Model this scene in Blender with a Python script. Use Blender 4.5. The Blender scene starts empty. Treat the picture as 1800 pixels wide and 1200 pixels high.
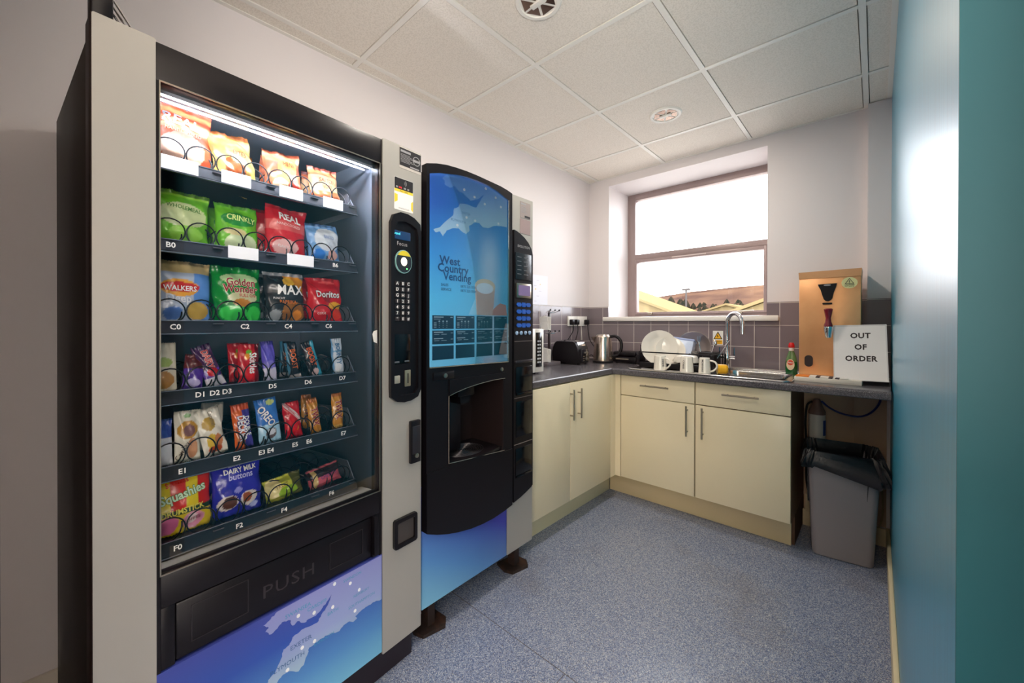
import bpy, bmesh, math, random
from mathutils import Matrix, Vector, Euler
random.seed(7)
C = bpy.context.scene.collection
sc = bpy.context.scene
sin, cos, pi = math.sin, math.cos, math.pi

# ------------------------------------------------------------------ camera
YAW, PIT, ROL, FPX = 0.7438, -0.0037, 0.0018, 695.13
cam = bpy.data.cameras.new('camera'); co = bpy.data.objects.new('camera', cam); C.objects.link(co)
F = Vector((-sin(YAW)*cos(PIT), cos(YAW)*cos(PIT), sin(PIT)))
R = Vector((cos(YAW), sin(YAW), 0)); U = R.cross(F)
R2 = R*cos(ROL)+U*sin(ROL); U2 = -R*sin(ROL)+U*cos(ROL)
co.matrix_world = Matrix(((R2.x, U2.x, -F.x, 1.9375), (R2.y, U2.y, -F.y, -0.0539), (R2.z, U2.z, -F.z, 1.2601), (0, 0, 0, 1)))
cam.sensor_width = 36; cam.lens = FPX*36/1800; cam.shift_y = -29.46/1800; cam.clip_start = 0.02; cam.clip_end = 2000
sc.camera = co

# ------------------------------------------------------------------ world, lights, exposure
sc.view_settings.view_transform = 'Standard'; sc.view_settings.look = 'None'
sc.view_settings.exposure = 0.55; sc.view_settings.gamma = 1.0; sc.view_settings.use_curve_mapping = False
W = bpy.data.worlds.new('world'); sc.world = W; W.use_nodes = True
nt = W.node_tree; nt.nodes.clear()
wo = nt.nodes.new('ShaderNodeOutputWorld'); bg = nt.nodes.new('ShaderNodeBackground')
tc = nt.nodes.new('ShaderNodeTexCoord'); nz = nt.nodes.new('ShaderNodeTexNoise'); rp = nt.nodes.new('ShaderNodeValToRGB')
mp = nt.nodes.new('ShaderNodeMapping'); mp.inputs['Scale'].default_value = (2, 2, 9)
nz.inputs['Scale'].default_value = 2.0; nz.inputs['Detail'].default_value = 4
rp.color_ramp.elements[0].position = .3; rp.color_ramp.elements[0].color = (.80, .88, 1, 1)
rp.color_ramp.elements[1].position = .7; rp.color_ramp.elements[1].color = (1, .98, .97, 1)
nt.links.new(tc.outputs['Generated'], mp.inputs[0]); nt.links.new(mp.outputs[0], nz.inputs['Vector'])
nt.links.new(nz.outputs[0], rp.inputs[0]); nt.links.new(rp.outputs[0], bg.inputs[0]); nt.links.new(bg.outputs[0], wo.inputs[0])
bg.inputs[1].default_value = 9.0
def area(name, loc, rot, sx, sy, power, col=(1, 1, 1), portal=False):
    l = bpy.data.lights.new(name, 'AREA'); l.shape = 'RECTANGLE'; l.size = sx; l.size_y = sy; l.energy = power; l.color = col
    if portal: l.cycles.is_portal = True
    o = bpy.data.objects.new(name, l); o.location = loc; o.rotation_euler = rot; C.objects.link(o); return o
area('window_portal', (.79, 3.42, 1.88), (-pi/2, 0, 0), 1.1, 1.1, 1, portal=True)
# unseen fill lights added behind the photographer to brighten the room
area('side_fill_light', (6.15, -1.2, 1.5), (pi/2+.30, 0, pi/2), 1.9, 1.8, 125, (1, .92, .82))  # added fill from the right, aimed at the machine fronts
area('overhead_fill_light', (3.2, -2.0, 2.50), (0, 0, 0), 1.2, 1.2, 26, (1, .93, .85))  # added fill from above, behind the camera
area('rear_fill_light', (3.6, -3.9, 1.7), (pi/2+.30, 0, 0), 2.6, 1.5, 115, (1, .90, .76))  # added fill for the cabinet fronts under the window
area('upward_fill_light', (2.6, -.85, 1.1), (pi, 0, 0), .7, .7, 75, (1, .90, .80))  # added fill aimed upwards to lift the ceiling
area('downlight_fill', (.985, 2.366, 2.52), (0, 0, 0), .12, .12, 7, (1, .90, .78))  # the ceiling fitting is unlit; fill added beneath it
area('downlight_fill', (.945, 1.175, 2.52), (0, 0, 0), .12, .12, 7, (1, .92, .82))  # second added fill, under the other unlit fitting

# ------------------------------------------------------------------ helpers
def lin(c):
    return tuple((x/255/12.92 if x <= 10 else ((x/255+.055)/1.055)**2.4) for x in c)
MATS = {}
def mat(name, rgb=(128, 128, 128), rough=.5, metal=0, spec=.5, emit=None, es=0, noise=None, bump=None, coat=0, alpha=1, trans=0, ior=1.45, crough=.03):
    """noise=(scale, rgb2, low, high, detail[, stretch]); bump=(scale, strength[, stretch])"""
    if name in MATS: return MATS[name]
    m = bpy.data.materials.new(name); m.use_nodes = True; t = m.node_tree; b = t.nodes['Principled BSDF']
    b.inputs['Base Color'].default_value = (*lin(rgb), 1); b.inputs['Roughness'].default_value = rough
    b.inputs['Metallic'].default_value = metal; b.inputs['Specular IOR Level'].default_value = spec
    b.inputs['Coat Weight'].default_value = coat; b.inputs['Coat Roughness'].default_value = crough; b.inputs['Transmission Weight'].default_value = trans; b.inputs['IOR'].default_value = ior
    b.inputs['Alpha'].default_value = alpha
    if emit: b.inputs['Emission Color'].default_value = (*lin(emit), 1); b.inputs['Emission Strength'].default_value = es
    def co_(stretch):
        tcn = t.nodes.new('ShaderNodeTexCoord'); mpn = t.nodes.new('ShaderNodeMapping'); mpn.inputs['Scale'].default_value = stretch
        t.links.new(tcn.outputs['Object'], mpn.inputs[0]); return mpn.outputs[0]
    if noise:
        n = t.nodes.new('ShaderNodeTexNoise'); n.inputs['Scale'].default_value = noise[0]; n.inputs['Detail'].default_value = noise[4] if len(noise) > 4 else 3
        r = t.nodes.new('ShaderNodeValToRGB'); r.color_ramp.elements[0].position = noise[2]; r.color_ramp.elements[1].position = noise[3]
        r.color_ramp.elements[0].color = (*lin(rgb), 1); r.color_ramp.elements[1].color = (*lin(noise[1]), 1)
        t.links.new(co_(noise[5] if len(noise) > 5 else (1, 1, 1)), n.inputs['Vector'])
        t.links.new(n.outputs[0], r.inputs[0]); t.links.new(r.outputs[0], b.inputs['Base Color'])
    if bump:
        n = t.nodes.new('ShaderNodeTexNoise'); n.inputs['Scale'].default_value = bump[0]; n.inputs['Detail'].default_value = 3
        u = t.nodes.new('ShaderNodeBump'); u.inputs['Strength'].default_value = bump[1]; u.inputs['Distance'].default_value = .002
        t.links.new(co_(bump[2] if len(bump) > 2 else (1, 1, 1)), n.inputs['Vector'])
        t.links.new(n.outputs[0], u.inputs['Height']); t.links.new(u.outputs[0], b.inputs['Normal'])
    MATS[name] = m; return m

class MB:
    def __init__(s): s.v = []; s.f = []
    def add(s, v, f, M=None):
        o = len(s.v)
        s.v += [tuple(M @ Vector(p)) if M is not None else tuple(p) for p in v]
        s.f += [tuple(o+i for i in q) for q in f]; return s
    def box(s, x0, x1, y0, y1, z0, z1, r=0, seg=2, M=None):
        if r <= 0:
            v = [(x, y, z) for x in (x0, x1) for y in (y0, y1) for z in (z0, z1)]
            return s.add(v, [(0, 1, 3, 2), (4, 6, 7, 5), (0, 4, 5, 1), (2, 3, 7, 6), (0, 2, 6, 4), (1, 5, 7, 3)], M)
        bm = bmesh.new(); bmesh.ops.create_cube(bm, size=1)
        for w in bm.verts: w.co = ((x0+x1)/2+w.co.x*(x1-x0), (y0+y1)/2+w.co.y*(y1-y0), (z0+z1)/2+w.co.z*(z1-z0))
        bmesh.ops.bevel(bm, geom=bm.edges[:], offset=min(r, .49*min(abs(x1-x0), abs(y1-y0), abs(z1-z0))), segments=seg, affect='EDGES', profile=.5)
        bm.verts.index_update()
        s.add([w.co[:] for w in bm.verts], [[w.index for w in q.verts] for q in bm.faces], M); bm.free(); return s
    def prism(s, poly, a0, a1, ax='y', M=None):
        """polygon in the two other axes (order x,z for ax=y; x,y for z; y,z for x), extruded a0..a1"""
        n = len(poly)
        def P(p, a): return (p[0], a, p[1]) if ax == 'y' else ((p[0], p[1], a) if ax == 'z' else (a, p[0], p[1]))
        v = [P(p, a0) for p in poly]+[P(p, a1) for p in poly]
        f = [tuple(range(n)), tuple(range(2*n-1, n-1, -1))]+[(i, i+n, (i+1) % n+n, (i+1) % n) for i in range(n)]
        return s.add(v, f, M)
    def lathe(s, prof, c=(0, 0, 0), n=28, M=None, axis='z'):
        v = []; f = []
        for r, h in prof:
            for i in range(n):
                a = 2*pi*i/n; x, y = r*cos(a), r*sin(a)
                v.append((c[0]+x, c[1]+y, c[2]+h) if axis == 'z' else ((c[0]+x, c[1]+h, c[2]+y) if axis == 'y' else (c[0]+h, c[1]+x, c[2]+y)))
        for k in range(len(prof)-1):
            for i in range(n): f.append((k*n+i, k*n+(i+1) % n, (k+1)*n+(i+1) % n, (k+1)*n+i))
        if prof[0][0] > 1e-6: f.append(tuple(range(n-1, -1, -1)))
        if prof[-1][0] > 1e-6: f.append(tuple((len(prof)-1)*n+i for i in range(n)))
        return s.add(v, f, M)
    def cyl(s, c, r, h, n=20, axis='z', M=None): return s.lathe([(r, 0), (r, h)], c, n, M, axis)
    def tube(s, pts, r, n=8, closed=False, M=None):
        pts = [Vector(p) for p in pts]; m = len(pts); v = []; f = []
        up = None
        for i, p in enumerate(pts):
            a = pts[(i-1) % m] if (closed or i > 0) else p; b = pts[(i+1) % m] if (closed or i < m-1) else p
            t = (b-a).normalized()
            if up is None: up = t.orthogonal().normalized()
            else:
                up = (up-t*up.dot(t)); up = up.normalized() if up.length > 1e-6 else t.orthogonal().normalized()
            w = t.cross(up); rr = r[i] if isinstance(r, (list, tuple)) else r
            for k in range(n):
                g = 2*pi*k/n; v.append(tuple(p+up*(rr*cos(g))+w*(rr*sin(g))))
        for i in range(m if closed else m-1):
            j = (i+1) % m
            for k in range(n): f.append((i*n+k, i*n+(k+1) % n, j*n+(k+1) % n, j*n+k))
        if not closed: f.append(tuple(range(n-1, -1, -1))); f.append(tuple((m-1)*n+k for k in range(n)))
        return s.add(v, f, M)
    def build(s, name, material, parent=None, smooth=35, recalc=True):
        me = bpy.data.meshes.new(name); me.from_pydata(s.v, [], s.f); me.update()
        if recalc:
            bm = bmesh.new(); bm.from_mesh(me); bmesh.ops.recalc_face_normals(bm, faces=bm.faces[:])
            if smooth:
                for e in bm.edges:
                    if len(e.link_faces) == 2 and e.calc_face_angle(0) > math.radians(smooth): e.smooth = False
                for q in bm.faces: q.smooth = True
            bm.to_mesh(me); bm.free()
        o = bpy.data.objects.new(name, me); C.objects.link(o)
        if material: me.materials.append(material)
        if parent: o.parent = parent
        return o
def B(x0, x1, y0, y1, z0, z1, r=0): return MB().box(x0, x1, y0, y1, z0, z1, r)
def tag(o, label=None, cat=None, group=None, kind=None):
    for k, v in (('label', label), ('category', cat), ('group', group), ('kind', kind)):
        if v: o[k] = v
    return o
def thing(name, label, cat, loc=(0, 0, 0), rz=0, group=None):
    o = bpy.data.objects.new(name, None); o.empty_display_size = .05; C.objects.link(o); o.location = loc; o.rotation_euler = (0, 0, rz)
    return tag(o, label, cat, group)
def struct(o): o['kind'] = 'structure'; return o
def arc(cx, cy, r, a0, a1, n=12): return [(cx+r*cos(a0+(a1-a0)*i/n), cy+r*sin(a0+(a1-a0)*i/n)) for i in range(n+1)]
def rrect(x0, x1, z0, z1, r, n=5):
    return arc(x1-r, z1-r, r, 0, pi/2, n)+arc(x0+r, z1-r, r, pi/2, pi, n)+arc(x0+r, z0+r, r, pi, 1.5*pi, n)+arc(x1-r, z0+r, r, 1.5*pi, 2*pi, n)
def smoothpath(pts, n=8):
    P = [Vector(p) for p in pts]; out = []
    for i in range(len(P)-1):
        p0 = P[max(i-1, 0)]; p1 = P[i]; p2 = P[i+1]; p3 = P[min(i+2, len(P)-1)]
        for k in range(n):
            t = k/n; out.append(.5*((2*p1)+(p2-p0)*t+(2*p0-5*p1+4*p2-p3)*t*t+(3*p1-p0-3*p2+p3)*t**3))
    out.append(P[-1]); return out
_tc = {}
def textverts(s, size, bold=.0, sx=1.0, shear=0, space=1.0):
    key = (s, size, bold, sx, shear, space)
    if key in _tc: return _tc[key]
    cu = bpy.data.curves.new('t', 'FONT'); cu.body = s; cu.size = size; cu.align_x = 'CENTER'; cu.align_y = 'CENTER'
    cu.offset = bold*size; cu.resolution_u = 2; cu.shear = shear; cu.space_character = space
    o = bpy.data.objects.new('t', cu); C.objects.link(o)
    me = bpy.data.meshes.new_from_object(o); v = [(p.co.x*sx, p.co.y) for p in me.vertices]; f = [tuple(q.vertices) for q in me.polygons]
    bpy.data.objects.remove(o); bpy.data.curves.remove(cu); bpy.data.meshes.remove(me)
    _tc[key] = (v, f); return v, f
def text(s, x, z, size, material, parent=None, y=0., rot=0, bold=.0, sx=1., surf=None, name='lettering', frame='xz', M=None, shear=0, space=1.0):
    """flat lettering in the local x-z plane facing -y, or following surf(x,z)->y"""
    v, f = textverts(s, size, bold, sx, shear, space); c, n = cos(rot), sin(rot); out = []
    for a, b in v:
        X = x+a*c-b*n; Z = z+a*n+b*c; Y = surf(X, Z) if surf else y
        p = (X, Y, Z); out.append(tuple(M @ Vector(p)) if M is not None else p)
    me = bpy.data.meshes.new(name); me.from_pydata(out, [], f); me.update(); me.materials.append(material)
    o = bpy.data.objects.new(name, me); C.objects.link(o)
    if parent: o.parent = parent
    return o
def multitext(items, material, parent, y, name='lettering'):
    mb = MB()
    for (s, x, z, size, *r) in items:
        kw = r[0] if r else {}
        v, f = textverts(s, size, kw.get('bold', 0), kw.get('sx', 1), kw.get('shear', 0)); a = kw.get('rot', 0); c, n = cos(a), sin(a)
        mb.add([(x+p*c-q*n, y, z+p*n+q*c) for p, q in v], f)
    return mb.build(name, material, parent, smooth=0, recalc=False)
def ellipse(mb, x, z, rx, rz, y0, y1, n=20, rot=0):
    return mb.prism([(x+rx*cos(2*pi*i/n)*cos(rot)-rz*sin(2*pi*i/n)*sin(rot), z+rx*cos(2*pi*i/n)*sin(rot)+rz*sin(2*pi*i/n)*cos(rot)) for i in range(n)], y0, y1)
def dup(o, loc=None, parent=None, **kw):
    c = o.copy(); C.objects.link(c)
    if parent: c.parent = parent
    if loc is not None: c.location = loc
    for k, v in kw.items(): c[k] = v
    for ch in list(o.children): dup(ch, parent=c)
    return c

# ------------------------------------------------------------------ materials
white_wall = mat('wall_paint', (228, 221, 221), .6, bump=(300, .05))
ceil_m = mat('ceiling_tile', (242, 234, 223), .9, noise=(160, (230, 222, 210), .45, .6, 4), bump=(500, .25))
grid_m = mat('grid_white', (240, 236, 228), .45)
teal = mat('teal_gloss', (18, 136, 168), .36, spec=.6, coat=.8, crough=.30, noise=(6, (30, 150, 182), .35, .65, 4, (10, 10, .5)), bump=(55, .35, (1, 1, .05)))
teal_shaded = mat('teal_shade_copy', (8, 82, 92), .55)  # darker copy of the wall teal; the end face's shade is in its colour
black = mat('black_plastic', (20, 16, 20), .32, spec=.35)
blackm = mat('black_matt', (22, 18, 22), .6, spec=.3)
blackg = mat('black_gloss', (12, 12, 16), .12)
grey_p = mat('silver_paint', (176, 172, 165), .38, metal=.25, spec=.5)
side_m = mat('machine_side', (62, 52, 50), .5)
steel = mat('stainless', (205, 203, 200), .22, metal=1, bump=(300, .08, (1, 1, .05)))
chrome = mat('chrome', (225, 225, 228), .08, metal=1)
satin = mat('satin_nickel', (178, 168, 152), .32, metal=1)
white_p = mat('white_plastic', (236, 232, 226), .35)
paper = mat('paper_white', (238, 236, 232), .7)
cream = mat('cream_gloss', (233, 219, 186), .28, spec=.5)
carc = mat('cream_carcass', (214, 200, 168), .5)
dark_line = mat('dark_gap', (50, 42, 34), .8)

def floor_mat():
    m = mat('vinyl_floor', (120, 132, 158), .24, spec=.6); t = m.node_tree; b = t.nodes['Principled BSDF']
    tcn = t.nodes.new('ShaderNodeTexCoord')
    v = t.nodes.new('ShaderNodeTexVoronoi'); v.inputs['Scale'].default_value = 380
    t.links.new(tcn.outputs['Object'], v.inputs['Vector'])
    r = t.nodes.new('ShaderNodeValToRGB'); cr = r.color_ramp; cr.interpolation = 'CONSTANT'
    cr.elements[0].position = 0; cr.elements[0].color = (*lin((92, 104, 136)), 1); cr.elements[1].position = .22; cr.elements[1].color = (*lin((120, 132, 160)), 1)
    for p, c in ((.42, (138, 148, 171)), (.66, (158, 165, 182)), (.84, (190, 193, 201)), (.93, (106, 104, 114))):
        e = cr.elements.new(p); e.color = (*lin(c), 1)
    sp = t.nodes.new('ShaderNodeSeparateColor'); t.links.new(v.outputs['Color'], sp.inputs[0]); t.links.new(sp.outputs[0], r.inputs[0])
    n = t.nodes.new('ShaderNodeTexNoise'); n.inputs['Scale'].default_value = 2.2; n.inputs['Detail'].default_value = 5
    t.links.new(tcn.outputs['Object'], n.inputs['Vector'])
    r2 = t.nodes.new('ShaderNodeValToRGB'); r2.color_ramp.elements[0].position = .56; r2.color_ramp.elements[1].position = .74
    r2.color_ramp.elements[0].color = (0, 0, 0, 1); r2.color_ramp.elements[1].color = (.4, .4, .4, 1)
    t.links.new(n.outputs[0], r2.inputs[0])
    mx = t.nodes.new('ShaderNodeMix'); mx.data_type = 'RGBA'; mx.inputs[7].default_value = (*lin((104, 92, 84)), 1)
    t.links.new(r2.outputs[0], mx.inputs[0]); t.links.new(r.outputs[0], mx.inputs[6]); t.links.new(mx.outputs[2], b.inputs['Base Color'])
    bp = t.nodes.new('ShaderNodeBump'); bp.inputs['Strength'].default_value = .05; bp.inputs['Distance'].default_value = .001
    t.links.new(v.outputs['Distance'], bp.inputs['Height']); t.links.new(bp.outputs[0], b.inputs['Normal'])
    return m
floor_m = floor_mat()

def tile_mat(name, axis):
    m = mat(name, (128, 116, 120), .2, spec=.5); t = m.node_tree; b = t.nodes['Principled BSDF']
    tcn = t.nodes.new('ShaderNodeTexCoord'); sep = t.nodes.new('ShaderNodeSeparateXYZ'); cb = t.nodes.new('ShaderNodeCombineXYZ')
    t.links.new(tcn.outputs['Object'], sep.inputs[0]); t.links.new(sep.outputs[axis], cb.inputs[0]); t.links.new(sep.outputs[2], cb.inputs[1])
    k = t.nodes.new('ShaderNodeTexBrick'); k.offset = 0; k.squash = 1
    k.inputs['Scale'].default_value = 1; k.inputs['Brick Width'].default_value = .1467; k.inputs['Row Height'].default_value = .15
    k.inputs['Mortar Size'].default_value = .002; k.inputs['Mortar Smooth'].default_value = .1; k.inputs['Bias'].default_value = 0
    k.inputs['Color1'].default_value = (*lin((132, 120, 124)), 1); k.inputs['Color2'].default_value = (*lin((122, 111, 117)), 1)
    k.inputs['Mortar'].default_value = (*lin((214, 204, 196)), 1)
    t.links.new(cb.outputs[0], k.inputs['Vector']); t.links.new(k.outputs['Color'], b.inputs['Base Color'])
    ml = t.nodes.new('ShaderNodeMath'); ml.operation = 'MULTIPLY_ADD'; ml.inputs[1].default_value = .6; ml.inputs[2].default_value = .17
    t.links.new(k.outputs['Fac'], ml.inputs[0]); t.links.new(ml.outputs[0], b.inputs['Roughness'])
    bp = t.nodes.new('ShaderNodeBump'); bp.inputs['Strength'].default_value = .5; bp.inputs['Distance'].default_value = .002; bp.invert = True
    t.links.new(k.outputs['Fac'], bp.inputs['Height']); t.links.new(bp.outputs[0], b.inputs['Normal'])
    return m
tile_x = tile_mat('wall_tiles_back', 0); tile_y = tile_mat('wall_tiles_side', 1)

def pane_mat(name, tint=(1, 1, 1), refl=1.0):
    m = bpy.data.materials.new(name); m.use_nodes = True; t = m.node_tree; t.nodes.clear()
    o = t.nodes.new('ShaderNodeOutputMaterial'); tr = t.nodes.new('ShaderNodeBsdfTransparent'); g = t.nodes.new('ShaderNodeBsdfGlossy')
    fr = t.nodes.new('ShaderNodeFresnel'); fr.inputs[0].default_value = 1.45; mx = t.nodes.new('ShaderNodeMixShader')
    mu = t.nodes.new('ShaderNodeMath'); mu.operation = 'MULTIPLY'; mu.inputs[1].default_value = refl
    g.inputs['Roughness'].default_value = .02; tr.inputs[0].default_value = (*tint, 1)
    t.links.new(fr.outputs[0], mu.inputs[0]); t.links.new(mu.outputs[0], mx.inputs[0])
    t.links.new(tr.outputs[0], mx.inputs[1]); t.links.new(g.outputs[0], mx.inputs[2]); t.links.new(mx.outputs[0], o.inputs[0])
    return m
glass_m = pane_mat('clear_glass'); 
winglass = pane_mat('window_glass', refl=.8)

# ================================================================== THE ROOM
H = 2.54; YB = 3.095; XR = 2.0; YE = .56
struct(B(-.2, 6.2, -4.2, 3.2, -.1, 0).build('floor', floor_m))
seam_m = mat('floor_seam', (92, 88, 92), .7)
mb = MB(); mb.box(.45, 1.99, 1.118, 1.1205, 0, .0006); mb.box(1.118, 1.1205, .0, 1.118, 0, .0006)
struct(mb.build('trim_1', seam_m))
# ceiling: lay-in tiles in a grid of T bars
mb = MB(); xs = [0]+[.092+.6*i for i in range(0, 11)]+[6.2]; ys = [-4.2]+[-3.934+.6*i for i in range(0, 12)]+[YB]
for i in range(len(xs)-1):
    for j in range(len(ys)-1):
        a, b, c_, d = xs[i]+.0155, xs[i+1]-.0155, ys[j]+.0155, ys[j+1]-.0155
        if b > a and d > c_: mb.box(a, b, c_, d, H-.001, H+.012, .0)
mb.box(-.2, 6.2, -4.2, YB+.6, H+.06, H+.1)
struct(mb.build('ceiling', ceil_m))
mb = MB()
for x in xs[1:-1]: mb.box(x-.012, x+.012, -4.2, YB, H-.004, H+.008)
for y in ys[1:-1]: mb.box(0, 6.2, y-.012, y+.012, H-.0043, H+.0078)
mb.box(0, .02, -4.2, YB, H-.004, H+.008); mb.box(0, 2.0, YB-.02, YB, H-.0044, H+.0076); mb.box(XR-.02, XR, YE, YB, H-.004, H+.008)
struct(mb.build('trim_2', grid_m))
# grid shadow gaps
# walls
struct(B(-.2, 0, -4.2, YB+.45, 0, H+.05).build('wall_left', white_wall))
ox0, ox1, oz0, oz1 = .20, 1.393, 1.317, 2.468
mb = MB(); mb.box(-.2, ox0, YB, YB+.45, 0, H+.05).box(ox1, XR+1.2, YB, YB+.45, 0, H+.05).box(ox0, ox1, YB, YB+.45, 0, oz0).box(ox0, ox1, YB, YB+.45, oz1, H+.05)
struct(mb.build('wall_back', white_wall))
struct(B(1.90, XR, 3.035, YB, 0, H-.005).build('trim_3', white_wall))          # boxed pipe pillar
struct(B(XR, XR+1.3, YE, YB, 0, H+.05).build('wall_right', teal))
struct(B(XR-.0005, XR+1.3, YE-.004, YE, 0, H-.006).build('wall_end_shade_skin', teal_shaded))
mb = MB(); mb.box(XR-.016, XR, YE-.02, 3.03, 0, .105, .004); mb.box(XR-.016, XR+1.3, YE-.02, YE-.004, 0, .105, .003)
struct(mb.build('baseboard_right', mat('skirting_cream', (222, 206, 170), .4)))
struct(B(0, .016, -.24, YB, 0, .15, .004).build('baseboard_left', mat('skirting_white', (214, 204, 190), .4)))
# adjoining office behind the photographer, plus two added light-blocking walls
struct(B(-.2, 1.5, -.36, -.24, 0, H+.05).build('wall_light_block', mat('light_block_brown', (84, 70, 60), .6)))  # unseen wall added to keep light off the lower left wall
struct(B(2.12, 2.25, .30, YE-.004, 0, H+.05).build('wall_shade_pier', teal_shaded))  # unseen pier added to shade the teal end face
struct(B(-.2, 6.2, -4.2, -4.0, 0, H+.05).build('wall_front', mat('office_wall', (150, 146, 140), .7)))
struct(B(6.2, 6.4, -4.2, YE, 0, H+.05).build('wall_side', white_wall))
struct(B(XR+1.3, 6.4, YE-.004, YE+.2, 0, H+.05).build('wall_far', white_wall))
# door frame edge just inside the left edge of the view
struct(B(0, .02, -.24, -.222, 0, 2.05, .003).build('trim_5', mat('door_frame_dark', (70, 58, 50), .5)))
# tiles
struct(B(0, ox0, YB-.008, YB, .94, 1.4055).build('trim_6', tile_x))
struct(B(ox0, ox1, YB-.008, YB, .94, 1.279).build('trim_7', tile_x))
struct(B(ox1, 1.90, YB-.008, YB, .94, 1.4055).build('trim_8', tile_x))
o = struct(B(0, .008, .9, YB-.008, -.005+.94, 1.4055).build('trim_9', tile_y))
for o_ in ('trim_6', 'trim_7', 'trim_8', 'trim_9'):
    ob = bpy.data.objects[o_]; off = Vector((0, .4, -.055)) if o_ == 'trim_9' else Vector((0, 0, -.055))
    # put the object origin on the grid so the tile rows land at 0.95, 1.10, 1.25, 1.40
    off = Vector((0, YB-.0+.0, .95)) if o_ == 'trim_9' else Vector((0, 0, .95))
    ob.data.transform(Matrix.Translation(-off)); ob.location = off
struct(B(1.90, XR, 3.029, 3.035, .94, 1.4055).build('trim_10', tile_x)); ob = bpy.data.objects['trim_10']; ob.data.transform(Matrix.Translation((-1.885, 0, -.95))); ob.location = (1.885, 0, .95)

# window
w = struct(bpy.data.objects.new('window_1', None)); C.objects.link(w); w.location = (.8, 3.46, 1.3)
frame_m = mat('window_frame', (158, 140, 138), .4, metal=.2)
def wb(*a, r=.003): 
    return MB().box(a[0]-.8, a[1]-.8, a[2]-3.46, a[3]-3.46, a[4]-1.3, a[5]-1.3, r)
mb = MB()
for a in ((.20, .272, 3.46, 3.53, 1.317, 2.468), (1.33, 1.393, 3.46, 3.53, 1.317, 2.468), (.272, 1.33, 3.46, 3.53, 2.412, 2.468), (.272, 1.33, 3.46, 3.53, 1.317, 1.345), (.272, 1.33, 3.46, 3.53, 1.855, 1.903)):
    mb.box(a[0]-.8, a[1]-.8, a[2]-3.46, a[3]-3.46, a[4]-1.3, a[5]-1.3, .002)
mb.build('window_frame', frame_m, w)
mb = MB()
for a in ((.272, .294, 3.445, 3.5, 1.345, 1.853), (1.31, 1.33, 3.445, 3.5, 1.345, 1.853), (.294, 1.31, 3.445, 3.5, 1.345, 1.364), (.294, 1.31, 3.445, 3.5, 1.826, 1.853)):
    mb.box(a[0]-.8, a[1]-.8, a[2]-3.46, a[3]-3.46, a[4]-1.3, a[5]-1.3, .002)
sash = mb.build('sash', frame_m, w)
wb(.272, 1.33, 3.492, 3.496, 1.903, 2.412, r=0).build('pane', winglass, w)
wb(.294, 1.31, 3.476, 3.480, 1.364, 1.826, r=0).build('pane', winglass, sash)
for x in (.43, 1.15):
    mb = MB(); mb.box(x-.8-.02, x-.8+.02, -.035, -.015, .04, .058, .003); mb.tube([(x-.8, -.04, .055), (x-.8+.10*(1 if x > 1 else -.25), -.045, .062)], .005)
    mb.build('handle', satin, sash)
wb(.62, .90, 3.440, 3.4455, 1.838, 1.846, r=0).build('trickle_vent', mat('vent_light', (215, 200, 196), .5), sash)
struct(B(.156, 1.464, YB-.035, YB-.0005, 1.279, 1.3165, .008).build('trim_11', white_p))
struct(B(ox0, ox1, YB-.001, 3.46, 1.29, 1.3168).build('trim_12', white_p))

# recessed downlights
glow = mat('lamp_tube', (255, 250, 240), .4, emit=(255, 240, 220), es=1.5)
def downlight(x, y, label):
    t = thing('downlight', label, 'ceiling light', (x, y, H), 0, 'recessed downlights')
    MB().lathe([(.072, -.005), (.074, -.010), (.088, -.010), (.094, -.004), (.094, -.001), (.072, -.001)], n=40).build('trim_ring', grid_m, t)
    MB().lathe([(.072, -.004), (.066, .0005), (.060, .0008)], n=36).build('reflector', chrome, t)
    mb = MB(); 
    for k in range(6):
        a = k*pi/3; mb.prism([(.070*cos(a), .070*sin(a)), (.070*cos(a+.9), .070*sin(a+.9)), (.012*cos(a+.45), .012*sin(a+.45))], -.006-.0005*(k % 2), -.0045, 'z')
    mb.build('reflector', mat('lamp_bronze', (120, 100, 88), .15, metal=1), t)
    MB().box(-.035, .035, -.012, .012, -.014, -.005, .004).build('lamp', mat('lamp_white', (235, 232, 225), .3), t)
    return t
downlight(.985, 2.366, 'round recessed downlight with a white rim in the ceiling near the window')
downlight(.945, 1.175, 'round recessed downlight cut off by the top edge of the photo')

# ================================================================== OUTSIDE
def ground_z(y): return -3.5
hill_m = mat('hill_heath', (48, 35, 31), .95, spec=0, noise=(.03, (76, 57, 44), .40, .62, 8))
mb = MB(); prof = [(-330, 17), (-260, 18), (-200, 18.5), (-160, 20), (-148, 20), (-138, 20.6), (-121, 21.8), (-98, 24.4), (-80, 25.4), (-67, 26.2), (-52, 26.5), (-43, 26.4), (-20, 27), (30, 26), (120, 22)]
n = len(prof); v = []
for j, (yy, k) in enumerate(((190, -.15), (215, .25), (245, .62), (275, .88), (300, 1.0), (340, .9))):
    for i, (x, h) in enumerate(prof): v.append((x*yy/300, yy, (h+4)*k-4+(random.random()-.5)*.8*(j in (1, 2, 3))))
f = [(j*n+i, j*n+i+1, (j+1)*n+i+1, (j+1)*n+i) for j in range(5) for i in range(n-1)]
o = struct(mb.add(v, f).build('hills', hill_m, smooth=80))
struct(B(-260, 120, 3.6, 200, -4.2, -4).build('ground', mat('yard_ground', (170, 164, 156), .9)))
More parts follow.
